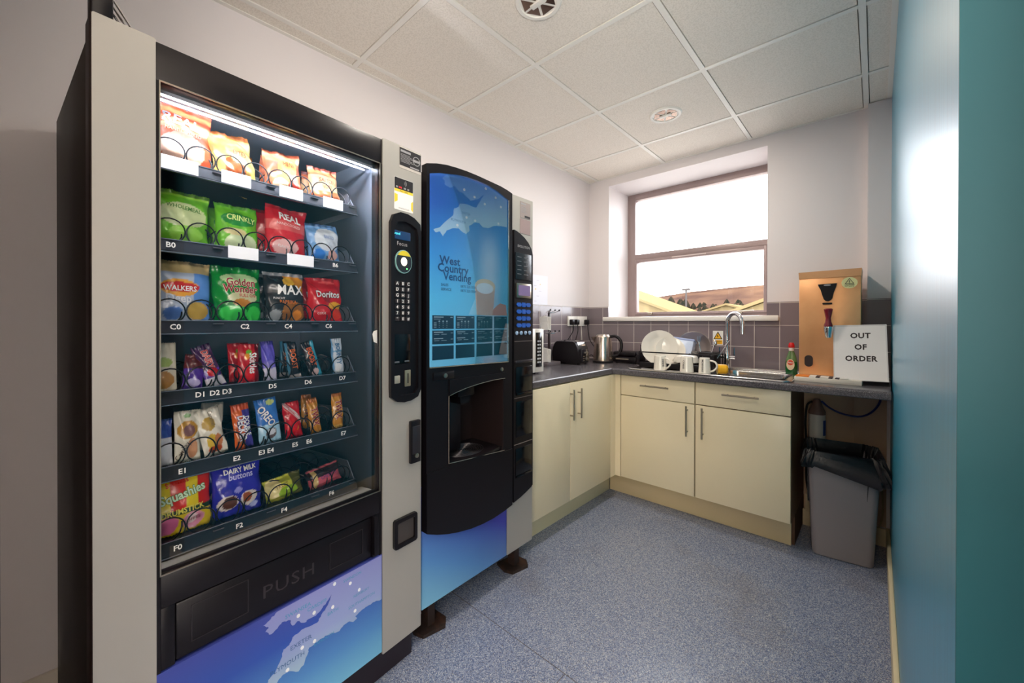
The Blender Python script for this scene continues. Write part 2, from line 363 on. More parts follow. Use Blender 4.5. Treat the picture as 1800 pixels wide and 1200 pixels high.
# hillside trees
tree_m = mat('tree_dark', (22, 24, 19), .95, spec=0, noise=(.6, (38, 32, 24), .4, .6))
mb = MB()
for i in range(150):
    y = random.uniform(200, 240); x = random.uniform(-.50, -.16)*y*1.05; s = random.uniform(1.6, 3.0)*(1.0 if x < -.33*y else .6)
    z0 = 26*(.05+.45*(y-195)/45)-3.5; seg = 7
    mb.lathe([(s*.3, 0), (s, s*.7), (s*.9, s*1.7), (s*.45, s*2.6), (.02, s*3.1)], (x, y, z0), seg)
tag(mb.build('woodland', tree_m), 'belt of dark trees along the foot of the hill outside', 'trees', kind='stuff')
clad = mat('yellow_cladding', (96, 84, 60), .8, spec=0, noise=(1.2, (108, 95, 68), .4, .6, 2, (1, 14, .2)))
roofy = mat('yellow_roof', (100, 86, 60), .8, spec=0)
def shed(label, x0, x1, y0, depth, eave, ridge, xr):
    t = thing('warehouse', label, 'building', (xr, y0, -4), 0, None)
    P = [(x0-xr, 0), (x1-xr, 0), (x1-xr, eave+4), (0, ridge+4), (x0-xr, eave+4)]
    MB().prism(P, 0, depth).build('wall', clad, t)
    mb = MB(); e = .25
    for (a, b) in (((x0-xr-.4, eave+4-.1), (0, ridge+4+.05)), ((x1-xr+.4, eave+4-.1), (0, ridge+4+.05))):
        mb.prism([a, b, (b[0], b[1]+e), (a[0], a[1]+e)], -.4, depth+.3)
    mb.build('roof', roofy, t); return t
shed('yellow clad shed with a pitched roof, at the left edge of the window view', -32.4, -13.3, 40, 8.5, 2.35, 7.4, -26)
shed('small yellow gable between the two nearer sheds outside, centre right of the window', -15.9, -10.6, 60, 12, 2.95, 3.75, -13.2)
shed('yellow clad shed rising to the right edge of the window view', -6.6, 6, 35, 12, 2.0, 3.9, -1.6)
t = thing('lamp_post', 'tall grey pole with a small flat head, standing outside in front of the hill', 'lamp post', (-15.17, 50, -4))
MB().lathe([(.16, 0), (.13, 4), (.10, 9.3)], n=10).build('pole', mat('galvanised', (70, 66, 64), .7, spec=0), t)
MB().box(-.45, .45, -.2, .2, 9.3, 9.55, .05).build('lamp_head', mat('galvanised'), t)
for i, (x, h, s) in enumerate(((-16.2, 2.6, 'left of the lamp post'), (-13.4, 2.9, 'right of the lamp post'))):
    tag(MB().lathe([(.07, 0), (.05, h+3.8)], (0, 0, 0), 8).build('flag_pole', MATS['galvanised']), 'thin short pole outside, standing '+s, 'pole', 'thin poles outside'); bpy.data.objects[-1 if 0 else ('flag_pole' if i == 0 else 'flag_pole.001')].location = (x, 52, -4)

# ================================================================== SNACK VENDING MACHINE
SA = math.radians(95.8); SM = Matrix.Translation((.748, -.04, 0)) @ Matrix.Rotation(SA, 4, 'Z')
sv = thing('snack_vending_machine', 'tall grey and black glass-fronted snack vending machine, nearest to the camera', 'vending machine', (.748, -.04, 0), SA)
SW, SH = .866, 1.902
# cabinet
mb = MB(); mb.box(.004, .024, .07, .71, .10, SH-.01, .002); mb.box(.842, .862, .07, .71, .10, SH-.01, .002); mb.box(.024, .842, .69, .71, .10, SH-.01)
mb.box(.024, .842, .07, .69, SH-.035, SH-.01); mb.box(.024, .842, .07, .69, .10, .13)
mb.build('cabinet', side_m, sv)
inner = mat('interior_metal', (110, 116, 128), .35, metal=.5)
mb = MB(); mb.box(.085, .095, .06, .62, .58, 1.855); mb.box(.70, .71, .06, .62, .58, 1.855); mb.box(.095, .70, .61, .62, .58, 1.855)
mb.box(.095, .70, .06, .61, 1.85, 1.858); mb.box(.095, .70, .12, .61, .58, .59)
mb.build('product_compartment', inner, sv)
MB().prism([(.036, .675), (.11, .668), (.18, .64), (.30, .60), (.30, .59), (.036, .655)], .11, .685, 'x').build('delivery_chute', mat('chute_beige', (190, 180, 165), .35, metal=.3), sv)
# door
mb = MB(); mb.prism(rrect(0, .10, .105, SH, .004), 0, .055)
ls = mb.build('silver_panel', grey_p, sv)
mb = MB(); mb.prism(rrect(.696, SW, .105, SH, .004), 0, .055)
rs = mb.build('silver_panel', grey_p, sv)
mb = MB(); mb.box(-.002, 0.006, .002, .066, .105, SH, .002); mb.box(0, SW, .054, .066, SH-.015, SH+.002); mb.build('door_edge', mat('edge_dark', (40, 22, 20), .4), sv)
mb = MB(); mb.box(.10, .6955, .004, .05, 1.812, 1.898, .002); mb.box(.10, .108, .004, .05, .455, 1.812); mb.box(.686, .6955, .004, .05, .455, 1.812); mb.box(.108, .686, .004, .035, .602, .680, .002)
mb.box(.108, .134, .004, .05, .459, .602, .002).box(.660, .686, .004, .05, .459, .602, .002).box(.134, .66, .03, .05, .455, .602)
mb.build('door_frame', black, sv)
mb = MB(); e = .0035
mb.box(.106, .688, .001, .004, 1.810, 1.813).box(.106, .688, .001, .004, .678, .681).box(.106, .1085, .001, .004, .68, 1.812).box(.6855, .688, .001, .004, .68, 1.812)
mb.build('glass_trim', satin, sv)
MB().box(.108, .686, .012, .016, .680, 1.812).build('glass_pane', glass_m, sv)
o = MB().prism([(.663, 1.222), (.668, 1.232), (.681, 1.236), (.681, 1.190), (.668, 1.196)], .0105, .0119).build('sticker', white_p, sv); tag(o, label='small white sticker at the right edge of the glass')
strip_e = mat('led_strip', (255, 255, 255), .4, emit=(236, 244, 255), es=190)
MB().box(.11, .68, .051, .064, 1.816, 1.822).build('light_tube', strip_e, sv)
MB().box(.11, .685, .046, .049, 1.804, 1.828).box(.10, .69, .066, .075, 1.806, 1.812).box(.10, .69, .100, .106, 1.808, 1.815).build('light_cover', mat('clear_lip', (200, 206, 216), .2, metal=.4), sv)
# flap
flapg = MB().box(.136, .658, .008, .028, .462, .598, .005).build('delivery_flap', black, sv)
for (a, b, c_, d) in ((.165, .287, .490, .578), (.51, .624, .490, .572)):
    mb = MB()
    for q in ((a, b, c_, c_+.0015), (a, b, d-.0015, d), (a, a+.0015, c_, d), (b-.0015, b, c_, d)): mb.box(q[0], q[1], .0065, .0085, q[2], q[3])
    mb.build('embossed_frame', mat('emboss_black', (48, 42, 46), .35), flapg)
text('PUSH', .392, .520, .050, MATS['emboss_black'], flapg, y=.0070, sx=1.15, space=1.1)
MB().prism([(.660, .600), (.672, .597), (.672, .50), (.664, .47), (.660, .47)], -.006, .004).build('flap_handle', black, sv)
# blue graphic panel with the map
def grad_mat(name, stops, axis=2, lo=0, hi=1, diag=0, rough=.3):
    m = mat(name, (80, 110, 180), rough, coat=.2); t = m.node_tree; b = t.nodes['Principled BSDF']
    tcn = t.nodes.new('ShaderNodeTexCoord'); sp = t.nodes.new('ShaderNodeSeparateXYZ'); mr = t.nodes.new('ShaderNodeMapRange')
    ad = t.nodes.new('ShaderNodeMath'); ad.operation = 'MULTIPLY_ADD'; ad.inputs[1].default_value = diag
    nz_ = t.nodes.new('ShaderNodeTexNoise'); nz_.inputs['Scale'].default_value = 5
    mr.inputs[1].default_value = lo; mr.inputs[2].default_value = hi
    r = t.nodes.new('ShaderNodeValToRGB'); cr = r.color_ramp; cr.elements[0].position = stops[0][0]; cr.elements[0].color = (*lin(stops[0][1]), 1)
    cr.elements[1].position = stops[-1][0]; cr.elements[1].color = (*lin(stops[-1][1]), 1)
    for p, c_ in stops[1:-1]: cr.elements.new(p).color = (*lin(c_), 1)
    t.links.new(tcn.outputs['Object'], sp.inputs[0]); t.links.new(sp.outputs[0], ad.inputs[0]); t.links.new(sp.outputs[axis], ad.inputs[2])
    t.links.new(ad.outputs[0], mr.inputs[0]); t.links.new(mr.outputs[0], r.inputs[0]); t.links.new(r.outputs[0], b.inputs['Base Color']); return m
blueS = grad_mat('blue_print', [(0, (120, 190, 222)), (.35, (84, 140, 204)), (.7, (52, 84, 176)), (1, (66, 76, 160))], 2, .10, .46, 0)
MB().box(.1005, .6955, .003, .02, .115, .456).build('graphic_panel', blueS, sv)
gp = bpy.data.objects['graphic_panel']
LAND_S = [(0.356, 0.453), (0.34, 0.443), (0.321, 0.435), (0.334, 0.422), (0.326, 0.415), (0.34, 0.4), (0.356, 0.406), (0.368, 0.416), (0.389, 0.41), (0.397, 0.389), (0.41, 0.394), (0.432, 0.377), (0.446, 0.38), (0.464, 0.378), (0.481, 0.387), (0.498, 0.401), (0.515, 0.416), (0.502, 0.389), (0.481, 0.371), (0.469, 0.354), (0.423, 0.361), (0.397, 0.355), (0.389, 0.339), (0.372, 0.336), (0.366, 0.314), (0.352, 0.289), (0.336, 0.279), (0.332, 0.272), (0.316, 0.251), (0.294, 0.222), (0.316, 0.2), (0.347, 0.219), (0.356, 0.256), (0.368, 0.265), (0.384, 0.266), (0.414, 0.245), (0.43, 0.257), (0.441, 0.281), (0.445, 0.295), (0.469, 0.296), (0.493, 0.299), (0.538, 0.285), (0.553, 0.295), (0.586, 0.296), (0.614, 0.305), (0.637, 0.307), (0.666, 0.306), (0.694, 0.3), (0.694, 0.453)]
def rough_edge(P, amp, k=4):
    rnd = random.Random(3); out = []
    for i in range(len(P)):
        a, b = P[i], P[(i+1) % len(P)]
        L = math.hypot(b[0]-a[0], b[1]-a[1]); kk = 1 if L > .12 else k
        for j in range(kk):
            t = j/kk; q = amp if (j and kk > 1) else 0
            out.append((a[0]+(b[0]-a[0])*t+rnd.uniform(-q, q), a[1]+(b[1]-a[1])*t+rnd.uniform(-q, q)))
    return out
landS = grad_mat('land_print', [(0, (170, 205, 214)), (.5, (150, 164, 214)), (1, (142, 146, 204))], 2, .2, .45)
dotm = mat('white_dot', (238, 240, 244), .4); inkS = mat('ink_teal', (70, 150, 190), .4); inkD = mat('ink_navy', (58, 98, 150), .4)
mb = MB(); mb.prism(rough_edge(LAND_S, .0022), .0024, .0032); mb.prism([(0.572, 0.296), (0.591, 0.303), (0.601, 0.289), (0.586, 0.285)], .0024, .0032)
mb.build('map_print', landS, gp, smooth=0)
for x, z in [(0.523, 0.443), (0.576, 0.417), (0.608, 0.379), (0.517, 0.374), (0.459, 0.39), (0.413, 0.408), (0.593, 0.318), (0.46, 0.304), (0.424, 0.308), (0.383, 0.271)]: ellipse(MB(), x, z, .005, .0055, .0018, .0026).build('town_dot', dotm, gp)
multitext([('SWANSEA', .413, .424, .016), ('CARDIFF', .468, .408, .015), ('BATH', .518, .359, .014), ('SOUTHAMPTON', .618, .338, .013), ('SWINDON', .584, .434, .013), ('NEWBURY', .616, .366, .012), ('EXMOUTH', .49, .292, .013)], inkS, gp, .0020)
multitext([('EXETER', .421, .325, .018), ('PLYMOUTH', .384, .289, .018)], inkD, gp, .0020)
# plinth
MB().box(.02, .846, .03, .70, .0, .104).build('plinth', mat('plinth_black', (34, 26, 34), .45), sv)
# keypad housing on the right silver panel
A = [(.720, 1.615), (.722, 1.632), (.735, 1.648), (.760, 1.657), (.786, 1.658), (.815, 1.652), (.838, 1.641), (.852, 1.628), (.855, 1.610), (.855, 1.005), (.848, .990), (.825, .978), (.790, .972), (.755, .976), (.730, .986), (.720, 1.0)]
Ai = [(.735, 1.60), (.742, 1.618), (.77, 1.628), (.80, 1.626), (.83, 1.615), (.842, 1.598), (.842, 1.012), (.83, 1.0), (.75, 1.0), (.735, 1.01)]
mb = MB()
# ring between A and Ai
def ring(mb, outer, inner_, y0, y1, n=48):
    def resample(P):
        L = [0]
        for i in range(len(P)): L.append(L[-1]+math.hypot(P[(i+1) % len(P)][0]-P[i][0], P[(i+1) % len(P)][1]-P[i][1]))
        out = []
        for k in range(n):
            s = L[-1]*k/n; i = max(j for j in range(len(P)) if L[j] <= s); t = (s-L[i])/(L[i+1]-L[i]+1e-9); a, b = P[i], P[(i+1) % len(P)]
            out.append((a[0]+(b[0]-a[0])*t, a[1]+(b[1]-a[1])*t))
        return out
    a, b = resample(outer), resample(inner_); v = []
    for P, y in ((a, y1), (a, y0), (b, y0), (b, y1)): v += [(p[0], y, p[1]) for p in P]
    f = []
    for l in range(3):
        for k in range(n): f.append((l*n+k, l*n+(k+1) % n, (l+1)*n+(k+1) % n, (l+1)*n+k))
    mb.add(v, f)
ring(mb, A, Ai, -.014, .002); mb.prism(Ai, -.0035, .001)
kp = mb.build('keypad_panel', black, sv)
MB().box(.739, .811, -.0055, -.003, 1.561, 1.592, .001).build('display_screen', mat('lcd_blue', (34, 58, 92), .15, emit=(40, 80, 130), es=.12), kp)
text('vend', .752, 1.581, .014, mat('lcd_cyan', (80, 220, 240), .4, emit=(80, 220, 240), es=1.0), kp, y=-.0058)
text('Focus', .775, 1.546, .020, mat('ink_silver', (170, 165, 165), .4), kp, y=-.0038)
mb = MB(); ellipse(mb, .778, 1.482, .036, .042, -.010, -.003, 36); rd = mb.build('card_reader', mat('reader_teal', (150, 200, 196), .3), kp)
mb = MB(); ellipse(mb, .778, 1.482, .0335, .0395, -.0115, -.0100, 36); mb.build('reader_face', mat('reader_dark', (40, 44, 50), .25), rd)
P = [(.778+.0335*cos(a), 1.482+.0395*sin(a)) for a in [pi*.18+i*pi*.64/10 for i in range(11)]]
mb = MB(); mb.prism(P, -.0125, -.0115); mb.build('reader_band', mat('reader_yellow', (220, 200, 50), .4), rd)
mb = MB(); ellipse(mb, .777, 1.482, .013, .0155, -.0130, -.0115, 24); mb.build('reader_light', mat('reader_glow', (255, 248, 220), .4, emit=(255, 246, 214), es=1.0), rd)
mb = MB(); ellipse(mb, .790, 1.457, .0028, .003, -.0130, -.0115, 10); mb.build('green_light', mat('led_green', (120, 255, 140), .4, emit=(100, 255, 120), es=1.0), rd)
keys = 'ABC DEF GHJ 123 456 789 *0#'.split(); km = mat('key_black', (44, 40, 44), .35); ink = mat('key_ink', (225, 222, 218), .5)
k0 = None
for r_, row in enumerate(keys):
    for c_, ch in enumerate(row):
        x = .751+c_*.0245; z = 1.402-r_*.0212
        if k0 is None: k0 = B(-.0085, .0085, -.004, .002, -.008, .008, .0015).build('key', km, kp); kb = k0
        else: kb = dup(k0, parent=kp)
        kb.location = (x, -.004, z)
for r_, row in enumerate(keys):
    for c_, ch in enumerate(row):
        kb = bpy.data.objects['key' if r_+c_ == 0 else 'key.%03d' % (r_*3+c_)]
        text(ch, 0, 0, .0155, ink, kb, y=-.0043, bold=.02)
MB().box(.739, .811, -.0052, -.003, 1.112, 1.22, .001).build('note_slot', blackg, kp)
mb = MB(); mb.box(.742, .762, -.006, -.003, 1.117, 1.123, .001); mb.box(.785, .806, -.006, -.003, 1.118, 1.124, .001); mb.build('slot_light', mat('slot_grey', (90, 96, 104), .3), kp)
MB().box(.739, .764, -.009, -.003, 1.044, 1.072, .003).build('coin_return_button', mat('button_cream', (206, 196, 178), .3, metal=.6), kp)
cs = MB().box(.786, .812, -.007, -.003, 1.028, 1.088, .002).build('coin_slot', mat('coin_brass', (170, 162, 138), .3, metal=.7), kp)
MB().box(.797, .801, -.0075, -.0065, 1.040, 1.076).build('slot', blackm, cs)
# stickers on the panel
st = mat('sticker_black', (34, 32, 36), .4); stx = mat('sticker_grey', (150, 148, 150), .5)
s1 = MB().box(.765, .864, -.0008, 0, 1.822, 1.90).build('sticker', mat('sticker_border', (190, 182, 174), .5), sv); tag(s1, label='dark grey information sticker at the top of the silver panel')
MB().box(.766, .863, -.0014, -.0008, 1.832, 1.896).build('sticker_print', st, s1)
mb = MB(); mb.box(.770, .815, -.0018, -.0014, 1.881, 1.889)
for i in range(7): mb.box(.770, .812+.01*((i*7) % 3), -.0018, -.0014, 1.873-i*.0046, 1.8745-i*.0046)
mb.box(.812, .855, -.0018, -.0014, 1.834, 1.839)
mb.build('sticker_text', stx, s1)
mb = MB(); ring(mb, [(.842+.017*cos(2*pi*i/24), 1.866+.017*sin(2*pi*i/24)) for i in range(24)], [(.842+.0145*cos(2*pi*i/24), 1.866+.0145*sin(2*pi*i/24)) for i in range(24)], -.0019, -.0014); mb.box(.828, .856, -.002, -.0014, 1.861, 1.870); mb.build('sticker_emblem', stx, s1)
s2 = MB().prism(rrect(.743, .827, 1.668, 1.784, .004), -.0008, 0).build('sticker', paper, sv); tag(s2, label='black, white and yellow payment sticker')
MB().prism(rrect(.744, .826, 1.742, 1.783, .003), -.0012, -.0008).build('sticker_print', st, s2)
mb = MB(); mb.box(.744, .826, -.0013, -.0008, 1.733, 1.7425); mb.prism([(.744, 1.725), (.757, 1.722), (.757, 1.70), (.744, 1.692)], -.0013, -.0008); mb.prism([(.826, 1.712), (.818, 1.705), (.818, 1.68), (.826, 1.672)], -.0013, -.0008)
mb.build('sticker_band', mat('sticker_yellow', (236, 208, 60), .5), s2)
mb = MB(); mb.box(.750, .758, -.0016, -.0012, 1.747, 1.753).box(.784, .794, -.0016, -.0012, 1.747, 1.753).box(.80, .808, -.0016, -.0012, 1.747, 1.753)
for k in range(3):
    r0 = .005+.004*k; mb.tube([(.783+r0*cos(a), -.0014, 1.768+r0*sin(a)) for a in [-.9+i*.3 for i in range(7)]], .0006, 5)
mb.build('payment_marks', stx, s2)
MB().box(.762, .776, -.0016, -.0012, 1.747, 1.753).build('payment_marks', mat('mark_red', (200, 40, 40), .5), s2)
multitext([('PAY HERE', .785, 1.737, .008), ('CONTACTLESS', .785, 1.675, .007)], st, s2, -.0015)
# lock handle and coin cup
lk = MB().box(.807, .853, -.016, 0, .740, .898, .004).build('lock_handle', black, sv)
MB().box(.812, .848, -.019, -.014, .775, .878, .003).build('handle_insert', mat('handle_dark', (40, 38, 44), .3), lk)
MB().lathe([(.0085, 0), (.0085, -.004), (.004, -.005)], (.831, -.017, .768), 18, axis='y').build('lock_barrel', satin, lk)
mb = MB(); ring(mb, rrect(.738, .840, .450, .555, .008), rrect(.752, .828, .464, .541, .004), -.012, .001)
cp = mb.build('coin_cup', black, sv)
MB().box(.752, .828, -.004, -.001, .464, .541).build('cup_flap', mat('cup_grey', (70, 64, 62), .35), cp)
# trays with coils and labels
tray_m = mat('tray_black', (30, 30, 36), .4, metal=.3); lip_m = mat('tray_lip', (36, 36, 42), .22); wire_m = mat('coil_wire', (40, 38, 42), .3, metal=.6)
lab_m = mat('label_ink', (235, 232, 226), .5, emit=(235, 232, 226), es=.08)
helix = []
turns, pitch, rad = 4, .095, .031
for i in range(turns*20+1):
    a = 2*pi*i/20; y_ = .010*i/20 if i <= 20 else .010+pitch*(i-20)/20
    helix.append((rad*sin(a), y_, -rad*cos(a)))
coil_me = MB().tube(helix, .0018, 6).build('coil', wire_m).data; bpy.data.objects.remove(bpy.data.objects['coil'])
LV = {'A': 1.640, 'B': 1.438, 'C': 1.234, 'D': 1.057, 'E': .868, 'F': .678}
LABELS = {'A': [], 'B': [('B0', .145), ('B6', .573)], 'C': [('C0', .154), ('C2', .307), ('C4', .423), ('C6', .55)],
          'D': [('D1', .205), ('D2', .236), ('D3', .264), ('D5', .379), ('D6', .483), ('D7', .598)],
          'E': [('E1', .168), ('E2', .287), ('E3', .35), ('E4', .373), ('E5', .443), ('E6', .486), ('E7', .602)],
          'F': [('F0', .158), ('F2', .293), ('F4', .411), ('F6', .56)]}
WHITE = {'A': [(.126, .20), (.251, .321), (.397, .465), (.531, .598)], 'B': [(.266, .34), (.419, .499)]}
for k, z in LV.items():
    mb = MB(); mb.box(.112, .652, .10, .60, z+.018, z+.022); mb.box(.10, .112, .10, .60, z+.0, z+.03)
    for q in range(1, 4): mb.box(.115+.131*q-.001, .115+.131*q+.001, .13, .60, z+.022, z+.04)
    tr = mb.build('tray', tray_m, sv)
    mb = MB(); mb.prism([(.088, z), (.094, z), (.106, z+.030), (.100, z+.031)], .105, .655, 'x'); mb.box(.105, .655, .086, .094, z-.004, z+.001)
    mb.build('price_rail', lip_m, tr)
    MB().prism([(.105, z+.0), (.60, z+.0), (.60, z+.06), (.15, z+.085), (.108, z+.03)], .652, .655, 'x').build('tray_side', mat('tray_side_grey', (140, 146, 158), .3, metal=.4), tr)
    MB().box(.105, .655, .098, .1015, z+.0305, z+.0325).box(.105, .655, .0855, .087, z-.003, z-.001).build('rail_edge', mat('rail_edge', (150, 156, 168), .25, metal=.6), tr)
    for x in (8,):
        for c_ in range(8):
            o = bpy.data.objects.new('coil', coil_me); C.objects.link(o); o.parent = tr; o.location = (.115+.0655*(c_+.5), .106, z+.022+.0335)
    if k in 'ABCF':
        mb = MB()
        for q in range(5): mb.box(.115+.131*q-.012, .115+.131*q+.012, .0905, .096, z+.022, z+.025)
        mb.build('rail_clip', mat('clip_grey', (70, 70, 78), .4), tr)
    if LABELS[k]: multitext([(s, x, z+.015, .0185, {'bold': .02}) for s, x in LABELS[k]], lab_m, tr, .0875)
    for (a, b) in WHITE.get(k, []):
        tag(MB().box(a, b, .084, .0865, z+.0, z+.034).build('price_label', mat('label_white', (246, 246, 250), .5), tr))

# ------------------------------------------------------------------ packets and bars
foil = mat('foil', (255, 255, 255), .24, spec=.7, bump=(45, 1.0))
t = foil.node_tree; at = t.nodes.new('ShaderNodeVertexColor'); at.layer_name = 'Col'; t.links.new(at.outputs[0], t.nodes['Principled BSDF'].inputs['Base Color'])
def packet(name, w, h, t_, paint, texts=(), bar=False, seed=0):
    rnd = random.Random(seed); nu, nv = (26, 46) if bar else (40, 54)
    ph = [(rnd.uniform(2, 6), rnd.uniform(2, 7), rnd.uniform(0, 6), rnd.uniform(-1, 1)) for _ in range(7)]
    def thick(u, v):
        e = 1.8 if bar else 2.4
        a = max(0, 1-abs(u)**e)**(.55); s = min(1, max(0, (v-.05)/.20)) * min(1, max(0, (.94-v)/.22)); s = s*s*(3-2*s)
        return t_*a*s
    def wr(u, v):
        q = sum(c_*sin(a*u*1.3+b*v*2.4+p) for a, b, p, c_ in ph)
        edge = abs(u)**2+abs(2*v-1)**4
        return ((.0013*q*(.6+edge)+.0009*sin(u*3.1+v*23+ph[2][2])*sin(u*9-v*5+ph[3][2])) + .0020*sin(u*16+ph[0][2])*max(0, (abs(2*v-1)-.55))*2)*(.6 if bar else 1.3)
    def front(x, z):
        v = z/h; wid = w/2*(1-(.05 if not bar else .03)*sin(pi*min(1, max(0, v)))); u = max(-1, min(1, x/wid)); return -thick(u, v)/2+wr(u, v)
    V = []; Fc = []; col = []
    for side in (0, 1):
        for j in range(nv+1):
            v = j/nv
            for i in range(nu+1):
                u = -1+2*i/nu; wid = w/2*(1-(.05 if not bar else .03)*sin(pi*v)); x = u*wid; z = v*h
                zz = z + ((.0012 if i % 2 else -.0012) if (j in (0, nv)) else 0)
                V.append((x, (-thick(u, v)/2 if side == 0 else thick(u, v)/2)+wr(u, v), zz))
    n1 = (nu+1)*(nv+1)
    for j in range(nv):
        for i in range(nu):
            a = j*(nu+1)+i; Fc.append((a, a+1, a+nu+2, a+nu+1)); a += n1; Fc.append((a, a+nu+1, a+nu+2, a+1))
    for i in range(nu):
        Fc.append((i, n1+i, n1+i+1, i+1)); q = nv*(nu+1)+i; Fc.append((q, q+1, n1+q+1, n1+q))
    for j in range(nv):
        a = j*(nu+1); Fc.append((a, a+nu+1, n1+a+nu+1, n1+a)); a = a+nu; Fc.append((a, n1+a, n1+a+nu+1, a+nu+1))
    me = bpy.data.meshes.new(name); me.from_pydata(V, [], Fc); me.update(); me.materials.append(foil)
    ca = me.color_attributes.new('Col', 'FLOAT_COLOR', 'POINT')
    for i, p in enumerate(V):
        u = p[0]/(w/2); v = max(0, min(1, p[2]/h)); c_ = paint[0]
        for op in paint[1:]:
            if op[0] == 'band' and op[1] <= v <= op[2]: c_ = op[3]
            elif op[0] == 'ell':
                a = ((u-op[1])/op[3])**2+((v-op[2])/op[4])**2
                if a < 1: c_ = op[5]
            elif op[0] == 'diag' and op[1] <= v+op[3]*u <= op[2]: c_ = op[4]
            elif op[0] == 'side' and op[1] <= u <= op[2]: c_ = op[3]
            elif op[0] == 'burst':
                a = math.atan2(v-op[2], u-op[1]); 
                if sin(a*op[3]) > 0: c_ = op[4]
        ca.data[i].color = (*lin(c_), 1)
    me.polygons.foreach_set('use_smooth', [True]*len(me.polygons))
    o = bpy.data.objects.new(name, me); C.objects.link(o)
    for (s, x, z, size, colr, *r) in texts:
        kw = dict(r[0]) if r else {}
        kw['sx'] = kw.get('sx', 1)*.82; kw['bold'] = min(.025, kw.get('bold', 0))
        m = mat('ink_%d_%d_%d' % colr, colr, .4)
        rim = kw.pop('rim', None) if kw else None
        if rim:
            kw2 = dict(kw); kw2['bold'] = kw.get('bold', 0)+.035
            text(s, x, z, size, mat('ink_%d_%d_%d' % rim, rim, .4), o, surf=lambda X, Z: front(X, Z)-.0026, **kw2)
        text(s, x, z, size, m, o, surf=lambda X, Z: front(X, Z)-.0036, **kw)
    return o
def place(o, x, y, z, rx=0, ry=0, rz=0):
    o.matrix_world = SM @ Matrix.Translation((x, y, z)) @ Euler((rx, ry, rz)).to_matrix().to_4x4()
W_ = (245, 245, 245); K_ = (25, 22, 24)
def crisp(lv, slot, kind, cat, label, group, paint, texts, w=.122, h=.160, lean=-.10, ry=0, rz=0, back=True, t_=.042, seed=0, y=.152, blabel=None):
    z = LV[lv]+.0235; x = .115+.131*(slot+.5)
    o = packet(kind, w, h, t_, paint, texts, seed=seed); tag(o, label, cat, group); place(o, x, y, z, lean, ry, rz)
    if back:
        b = dup(o); b['label'] = blabel or ('second packet standing behind the '+label); place(b, x+.006, y+.09, z, lean*.6, -ry, rz+.1)
    return o
G1 = 'crisp packets in the snack machine'
RED, ORG = (206, 24, 38), (226, 96, 34)
def t16(s): 
    w = s.split(); return ' '.join(w[:16])
gold, nut = (214, 150, 60), (190, 70, 44)
crisp('A', 0, 'crisp_packet', 'crisps', 'orange crisp packet at the left end of the top shelf', G1, [(222, 98, 60), ('ell', 0, .30, .7, .26, (240, 196, 170)), ('band', .93, 1, (196, 70, 40)), ('ell', 0, .62, .8, .05, (240, 150, 110))],
      [('REAL', -.004, .125, .040, W_, {'bold': .02, 'rot': -.1, 'sx': 1.1}), ('HANDCOOKED', 0, .098, .013, (250, 220, 190), {'rot': -.05})], w=.135, h=.175, seed=1, ry=.03, blabel='orange crisp packet behind the front one at the left end of the top shelf')
crisp('A', 1, 'nut_packet', 'snack packet', 'golden yellow snack packet, second from the left on the top shelf', G1, [(222, 176, 96), ('ell', -.1, .3, .5, .22, (170, 84, 40)), ('ell', .3, .5, .5, .12, (240, 214, 150)), ('band', .9, 1, (206, 120, 50))],
      [('BAKED', -.012, .118, .018, (150, 80, 30), {'rot': -.15}), ('BITES', .01, .082, .018, (150, 80, 30), {'rot': -.2})], w=.112, h=.142, ry=-.16, rz=.15, seed=2, blabel='golden yellow snack packet behind the front one, second from left on the top shelf')
crisp('A', 2, 'nut_packet', 'snack packet', 'red and yellow snack packet with round orange picture, third on the top shelf', G1, [(214, 120, 82), ('ell', .15, .62, .5, .26, (240, 190, 96)), ('ell', -.3, .2, .4, .16, (240, 210, 170)), ('ell', .4, .2, .3, .14, (196, 60, 40))],
      [('MINI', .01, .094, .020, (170, 60, 24), {'rot': -.1})], w=.112, h=.138, ry=-.08, seed=3, blabel='red and yellow snack packet behind the third one on the top shelf')
crisp('A', 3, 'nut_packet', 'snack packet', 'smaller orange brown snack packet at the right end of the top shelf', G1, [(206, 112, 70), ('band', .35, .75, (236, 190, 140)), ('ell', .55, .85, .15, .07, (110, 60, 30)), ('band', .92, 1, (150, 60, 36))],
      [('SALTED', 0, .078, .018, (150, 50, 24), {'rot': -.1}), ('NUTS', 0, .058, .016, (150, 50, 24), {'rot': -.1})], w=.104, h=.13, ry=-.06, seed=4, blabel='orange brown snack packet behind the smaller one at the right end of the top shelf')
gr = (96, 190, 40)
crisp('B', 0, 'crisp_packet', 'crisps', 'light green crisp packet over the B0 label, leftmost on its shelf', G1, [(112, 190, 44), ('ell', 0, .55, .85, .22, (200, 216, 160)), ('ell', .1, .22, .6, .14, (150, 214, 80)), ('band', .9, 1, (140, 200, 60))],
      [('WHOLEMEAL', 0, .100, .015, (60, 120, 30), {'rot': -.06, 'bold': .01})], w=.12, h=.15, seed=5, ry=.04, blabel='green crisp packet behind the one over the B0 label')
crisp('B', 1, 'crisp_packet', 'crisps', 'lime green crisp packet second from the left on the B shelf', G1, [(110, 196, 40), ('ell', 0, .68, .8, .14, (40, 140, 50)), ('ell', .1, .2, .75, .2, (216, 236, 190)), ('ell', -.2, .42, .5, .08, (230, 220, 160))],
      [('CRINKLY', .004, .098, .022, (210, 240, 150), {'bold': .03, 'rot': -.06})], w=.112, h=.142, seed=6, rz=.06, blabel='lime green crisp packet behind the second one on the B shelf')
